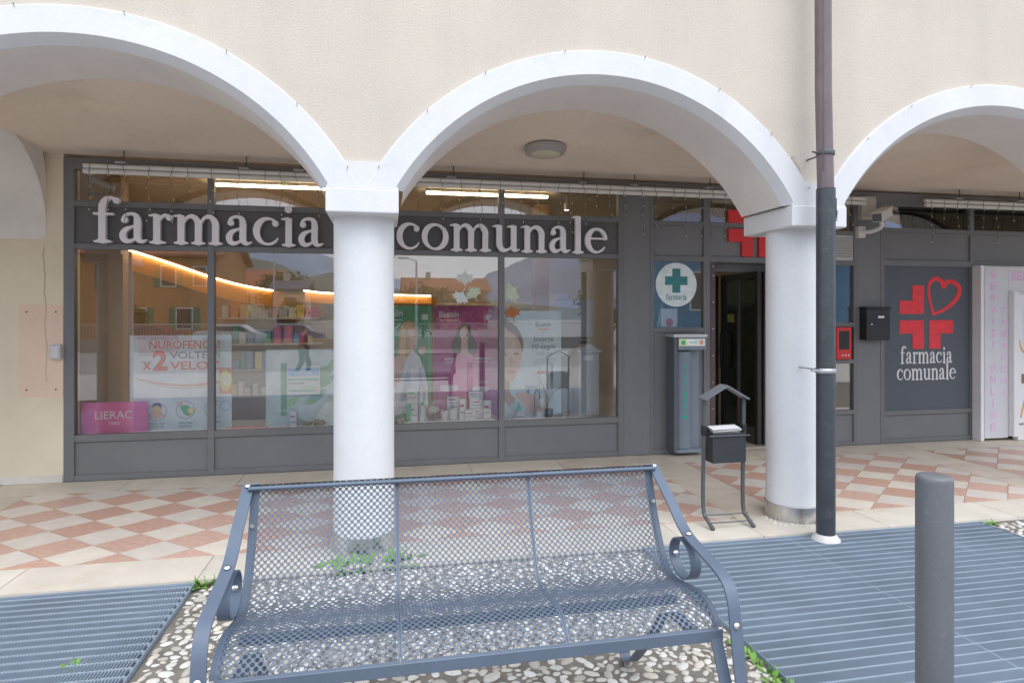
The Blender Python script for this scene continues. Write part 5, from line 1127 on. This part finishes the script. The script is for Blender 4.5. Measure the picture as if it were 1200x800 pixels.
# ================================================================ THE STREET BEHIND THE VIEWER (mirrored in the glass)
def house(label, x0, x1, y0, d, h, wallc, roofc, roofh, wins, z0=-.62, shut=None, eave=.5, name='house'):
    t = thing(name, label, 'house', ((x0+x1)/2, y0, z0)); y1 = y0-d
    build('wall', MB().box(x0, x1, y1, y0, z0, h), mat('wall_'+label[:14], wallc, .9, var=.08, vscale=.8), t)
    ym = (y0+y1)/2; e = eave
    rmb = MB().prism([(x0-e, y0+e, h), (x0-e, ym, h+roofh), (x0-e, y1-e, h), (x0-e, y1-e, h+.18), (x0-e, ym, h+roofh+.2), (x0-e, y0+e, h+.18)], (x1-x0+2*e, 0, 0))
    rf = build('roof', rmb, mat('roof_'+label[:14], roofc, .85, var=.2, vscale=2), t)
    build('gable', MB().prism([(x0, y0, h), (x0, ym, h+roofh-.05), (x0, y1, h)], (x1-x0, 0, 0)), mat('wall_'+label[:14], wallc, .9), t)
    build('chimney', MB().box((x0*.7+x1*.3)-.35, (x0*.7+x1*.3)+.35, ym-.35, ym+.35, h+roofh*.6, h+roofh+1.0), mat('chim', (.55, .5, .45), .9), rf)
    for wx, wz, ww, wh in wins:
        f = build('window', MB().box(wx-ww/2, wx+ww/2, y0+.0, y0+.06, wz-wh/2, wz+wh/2), mat('win_white', (.75, .75, .72), .6), t); build('pane', MB().box(wx-ww/2+.08, wx+ww/2-.08, y0+.061, y0+.07, wz-wh/2+.08, wz+wh/2-.08), mat('win_dark', (.06, .07, .08), .2), f)
        if shut:
            for s_ in (-1, 1): build('shutter', MB().box(wx+s_*(ww/2+.22)-.2, wx+s_*(ww/2+.22)+.2, y0+.01, y0+.05, wz-wh/2, wz+wh/2), mat('shut_'+label[:10], shut, .7), f)
    return t
house('orange rendered house across the street', -20, -11.5, -34, 9, 5.4, (.54, .28, .13), (.36, .14, .09), 2.2, [(-18.2, 4.0, 1.0, 1.4), (-14.6, 4.1, 1.0, 1.5), (-12.6, 4.1, .9, 1.4), (-16.5, 1.2, 1.1, 1.5), (-13.6, 1.2, 1.1, 1.5)], shut=(.06, .22, .14))
house('pale house with red tiled roof on the left rise', -25, -15.6, -80, 10, 5.2, (.58, .50, .38), (.42, .12, .06), 2.6, [(-22.5, 3.6, 1.1, 1.5), (-19.5, 3.6, 1.1, 1.5), (-17, 3.6, 1.1, 1.5)], shut=(.2, .12, .08))
house('cream house with blue-grey roof', -12.2, -8.9, -60, 6, 4.1, (.62, .58, .48), (.07, .09, .16), 1.1, [(-10.4, 2.9, 1.5, 1.1), (-11.4, .9, 1.0, 1.2)], shut=None)
house('long terracotta house behind the hedge', 2.5, 14, -75, 9, 4.6, (.52, .30, .20), (.38, .13, .07), 2.0, [(4.5, 3.0, 1.2, 1.4), (7.5, 3.0, 1.2, 1.4), (10.5, 3.0, 1.2, 1.4)], shut=(.10, .2, .12))
house('blue clad pavilion at the right of the street', 15.5, 27, -20, 8, 5.0, (.10, .26, .44), (.30, .32, .36), 1.2, [(17.5, 2.8, 1.6, 2.2), (20.5, 2.8, 1.6, 2.2), (23.5, 2.8, 1.6, 2.2)], eave=.8)
house('yellow house at the far left of the street', -36, -24, -46, 10, 7.0, (.60, .48, .18), (.30, .16, .10), 2.0, [(-33, 5, 1, 1.5), (-30, 5, 1, 1.5), (-27, 5, 1, 1.5), (-33, 1.8, 1, 1.5), (-27, 1.8, 1, 1.5)], shut=(.08, .2, .12))
# low wall with railing
t = thing('street_fence', 'low stone wall with grey railing along the street', 'fence', (-4, -26, -.62))
build('plinth', MB().box(-34, 14, -26.2, -25.9, -.62, .05), mat('fence_stone', (.42, .38, .33), .9, var=.15), t); build('top_rail', MB().box(-34, 14, -26.07, -26.03, .90, .95), M_GALV, t)
mb = MB()
for i in range(300): x = -33.9+i*.16; mb.box(x-.012, x+.012, -26.06, -26.04, .05, .90)
o = build('balusters', mb, M_GALV, t); o['kind'] = 'stuff'
def lamp_post(label, x, y, h, z0=-.62):
    t = thing('street_lamp', label, 'street lamp', (x, y, z0), 'street lamps behind the viewer'); build('pole', MB().tube([(x, y, z0), (x, y, h)], [.09, .05], 10), M_GALV, t, smooth=True); build('arm', MB().tube([(x, y, h), (x-.5, y, h+.15)], .03, 8), M_GALV, t); build('head', MB().box(x-1.0, x-.45, y-.12, y+.12, h+.10, h+.20), M_LGREY, t, bevel=.02)
lamp_post('street lamp mirrored in the second window', -7.6, -33, 5.7); lamp_post('street lamp mirrored right of the first column', 1.6, -22, 4.4)
def tree(label, x, y, z0, h, rx, col, seed, n=2600, name='tree'):
    r = np.random.default_rng(seed); t = thing(name, label, 'tree', (x, y, z0), 'trees across the street')
    tk = MB().tube([(x, y, z0), (x+.1, y, z0+h*.3), (x-.05, y+.1, z0+h*.6)], [h*.035, h*.026, h*.012], 8)
    for k in range(5): a = k*1.3; tk.tube([(x, y, z0+h*(.3+.06*k)), (x+rx*.5*math.cos(a), y+rx*.5*math.sin(a), z0+h*(.5+.08*k))], [h*.015, h*.006], 6)
    build('trunk', tk, mat('bark', (.12, .09, .065), .9, var=.2), t, smooth=True)
    cl = r.normal(size=(16, 3)); cl = cl/np.linalg.norm(cl, axis=1)[:, None]*r.uniform(.35, .85, (16, 1)); mb = MB()
    for i in range(n):
        c = cl[r.integers(16)]+r.normal(size=3)*.20; p = Vector((x+c[0]*rx, y+c[1]*rx, z0+h*.62+c[2]*h*.38)); u = Vector(r.normal(size=3)).normalized(); v = u.orthogonal().normalized(); s_ = rx*.075*r.uniform(.6, 1.3); mb.add([p-u*s_, p-v*s_*.6, p+u*s_, p+v*s_*.6], [(0, 1, 2, 3)])
    build('crown', mb, mat('leaf_'+label[:12], col, .7, var=.35, vscale=3), t, keepn=True)
tree('round olive tree behind the cream house', -11.5, -66, -.62, 7.5, 3.2, (.10, .11, .03), 1); tree('dark green tree beside the cream house', -9.6, -56, -.62, 3.6, 1.7, (.04, .09, .04), 2); tree('green shrub before the orange house', -15.6, -30, -.62, 3.0, 1.2, (.07, .12, .03), 3, 1500); tree('autumn brown hedge tree behind the lamp', 3.2, -44, -.62, 4.6, 2.6, (.18, .12, .03), 4); tree('autumn hedge tree left of the lamp', -.6, -46, -.62, 4.4, 2.8, (.16, .12, .04), 5); tree('reddish tree near the terracotta house', 7.5, -46, -.62, 4.0, 2.2, (.22, .06, .03), 6); tree('green tree before the blue pavilion', 13.8, -26, -.62, 4.2, 1.6, (.05, .11, .03), 7)
# mountains
def ridge(name, pts, y, d, m, base=-1.2, seed=0):
    r = random.Random(seed); P = cr(pts, 10); mb = MB(); n = len(P)
    for x, z in P:
        z += r.uniform(-.012, .012)*max(z, 1); mb.v += [(x, y+d*1.2, base), (x, y+d*.4, base+(z-base)*.55+r.uniform(-.02, .02)*z), (x, y, z), (x, y-d, base)]
    for i in range(n-1):
        for j in range(3): mb.f.append((i*4+j, i*4+j+1, i*4+4+j+1, i*4+4+j))
    struct(name, mb, m, smooth=True, ang=80)
M_H1 = mat('near_hill', (.12, .15, .15), .95, var=.35, vscale=.06); M_H2 = mat('far_mountain_hazed', (.27, .38, .54), .95, var=.25, vscale=.012)  # far mountain: pale blue of distant haze put into its colour
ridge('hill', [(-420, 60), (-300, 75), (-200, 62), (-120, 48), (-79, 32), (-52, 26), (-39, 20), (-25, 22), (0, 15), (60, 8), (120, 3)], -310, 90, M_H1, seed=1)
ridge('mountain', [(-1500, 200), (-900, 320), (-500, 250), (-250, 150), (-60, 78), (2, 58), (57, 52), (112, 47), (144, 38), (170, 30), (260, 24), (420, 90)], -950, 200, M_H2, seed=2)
ridge('mountain', [(60, 6), (77, 25), (85, 36), (97, 40), (110, 46), (130, 56), (190, 90), (300, 150), (480, 190), (800, 240)], -520, 120, mat('mid_mountain_hazed', (.24, .29, .42), .95, var=.25, vscale=.02), seed=3)  # blue haze put into this ridge's colour as well
# parked van and passer-by
def car(label, x, y, L, H, col, z0=-.62, name='parked_car', rot=0):
    t = thing(name, label, 'car', (x, y, z0), 'cars parked across the street'); w_ = 1.7
    bp = [(-.5, .25), (-.5, .55), (-.46, .72), (-.30, .76), (-.20, 1.0), (.18, 1.0), (.32, .72), (.48, .62), (.5, .45), (.5, .25)]
    build('body', MB().prism([(x+u*L, y, z0+v*H) for u, v in bp], (0, -w_, 0)), mat('car_'+label[:12], col, .3, coat=.5), t, bevel=.06, seg=3)
    build('side_window', MB().prism([(x+u*L, y+.012, z0+v*H) for u, v in ((-.26, .76), (-.19, .95), (.16, .95), (.27, .74))], (0, .006, 0)), mat('win_dark', (.06, .07, .08), .2), t)
    for u in (-.32, .32):
        wl_ = build('wheel', MB().lathe([(.31, -.1), (.33, -.06), (.33, .06), (.31, .1)], (x+u*L, y-.08, z0+.33), 20, 'y'), M_BLACK, t, smooth=True); build('rim', MB().lathe([(.2, .101), (.17, .11)], (x+u*L, y-.08, z0+.33), 16, 'y'), M_GALV, wl_, smooth=True)
car('white car parked beyond the railing', -9.5, -28.5, 4.2, 1.45, (.7, .7, .7)); car('blue car parked beyond the railing', -6.0, -29.5, 4.0, 1.45, (.06, .12, .25)); car('dark red car parked beyond the railing', -14.5, -29, 4.1, 1.45, (.25, .03, .03)); 
# walking person behind the viewer
px_, py_, pz = -2.66, -8.9, -.62
t = thing('person', 'person in dark blue jacket and green trousers walking past, mirrored in the glass', 'person', (px_, py_, pz))
def skin_body(name, verts, edges, radii, m, sub=2):
    me = bpy.data.meshes.new(name); base = ABS[t.name]; me.from_pydata([(px_+a-base.x, py_+b-base.y, pz+c-base.z) for a, b, c in verts], edges, []); me.materials.append(m); o = bpy.data.objects.new(name, me); link(o, t)
    o.modifiers.new('skin', 'SKIN'); 
    for i, r_ in enumerate(radii): me.skin_vertices[0].data[i].radius = (r_, r_*.85)
    me.skin_vertices[0].data[0].use_root = True
    s_ = o.modifiers.new('sub', 'SUBSURF'); s_.levels = sub; s_.render_levels = sub
    return o
skin_body('body', [(0, 0, .95), (0, 0, 1.15), (.02, 0, 1.38), (.03, 0, 1.48), (.05, 0, 1.58), (.06, 0, 1.68), (0, -.09, .90), (.16, -.10, .50), (.08, -.10, .08), (.20, -.10, .03), (0, .09, .90), (-.08, .10, .50), (-.30, .10, .12), (-.22, .10, .03), (.02, -.19, 1.36), (-.06, -.24, 1.10), (.06, -.26, .88), (.02, .19, 1.36), (.08, .24, 1.10), (.24, .22, .94)],
          [(0, 1), (1, 2), (2, 3), (3, 4), (4, 5), (0, 6), (6, 7), (7, 8), (8, 9), (0, 10), (10, 11), (11, 12), (12, 13), (2, 14), (14, 15), (15, 16), (2, 17), (17, 18), (18, 19)],
          [.14, .14, .16, .065, .095, .075, .10, .075, .05, .045, .10, .075, .05, .045, .075, .055, .04, .075, .055, .04], mat('person_skin', (.50, .32, .24), .6))
skin_body('jacket', [(0, 0, .90), (0, 0, 1.15), (.02, 0, 1.38), (.03, 0, 1.47), (.02, -.19, 1.36), (-.06, -.24, 1.10), (.05, -.26, .92), (.02, .19, 1.36), (.08, .24, 1.10), (.22, .22, .96)], [(0, 1), (1, 2), (2, 3), (2, 4), (4, 5), (5, 6), (2, 7), (7, 8), (8, 9)], [.17, .16, .18, .08, .09, .07, .055, .09, .07, .055], mat('navy_jacket', (.02, .03, .07), .8))
skin_body('trousers', [(0, 0, .95), (0, -.09, .88), (.16, -.10, .50), (.08, -.10, .10), (0, .09, .88), (-.08, .10, .50), (-.29, .10, .15)], [(0, 1), (1, 2), (2, 3), (0, 4), (4, 5), (5, 6)], [.155, .115, .088, .07, .115, .088, .07], mat('green_trousers', (.03, .12, .05), .8))
skin_body('hair', [(.05, 0, 1.70), (.03, 0, 1.66), (-.02, 0, 1.60)], [(0, 1), (1, 2)], [.095, .098, .05], mat('hair_dark', (.04, .03, .025), .8))
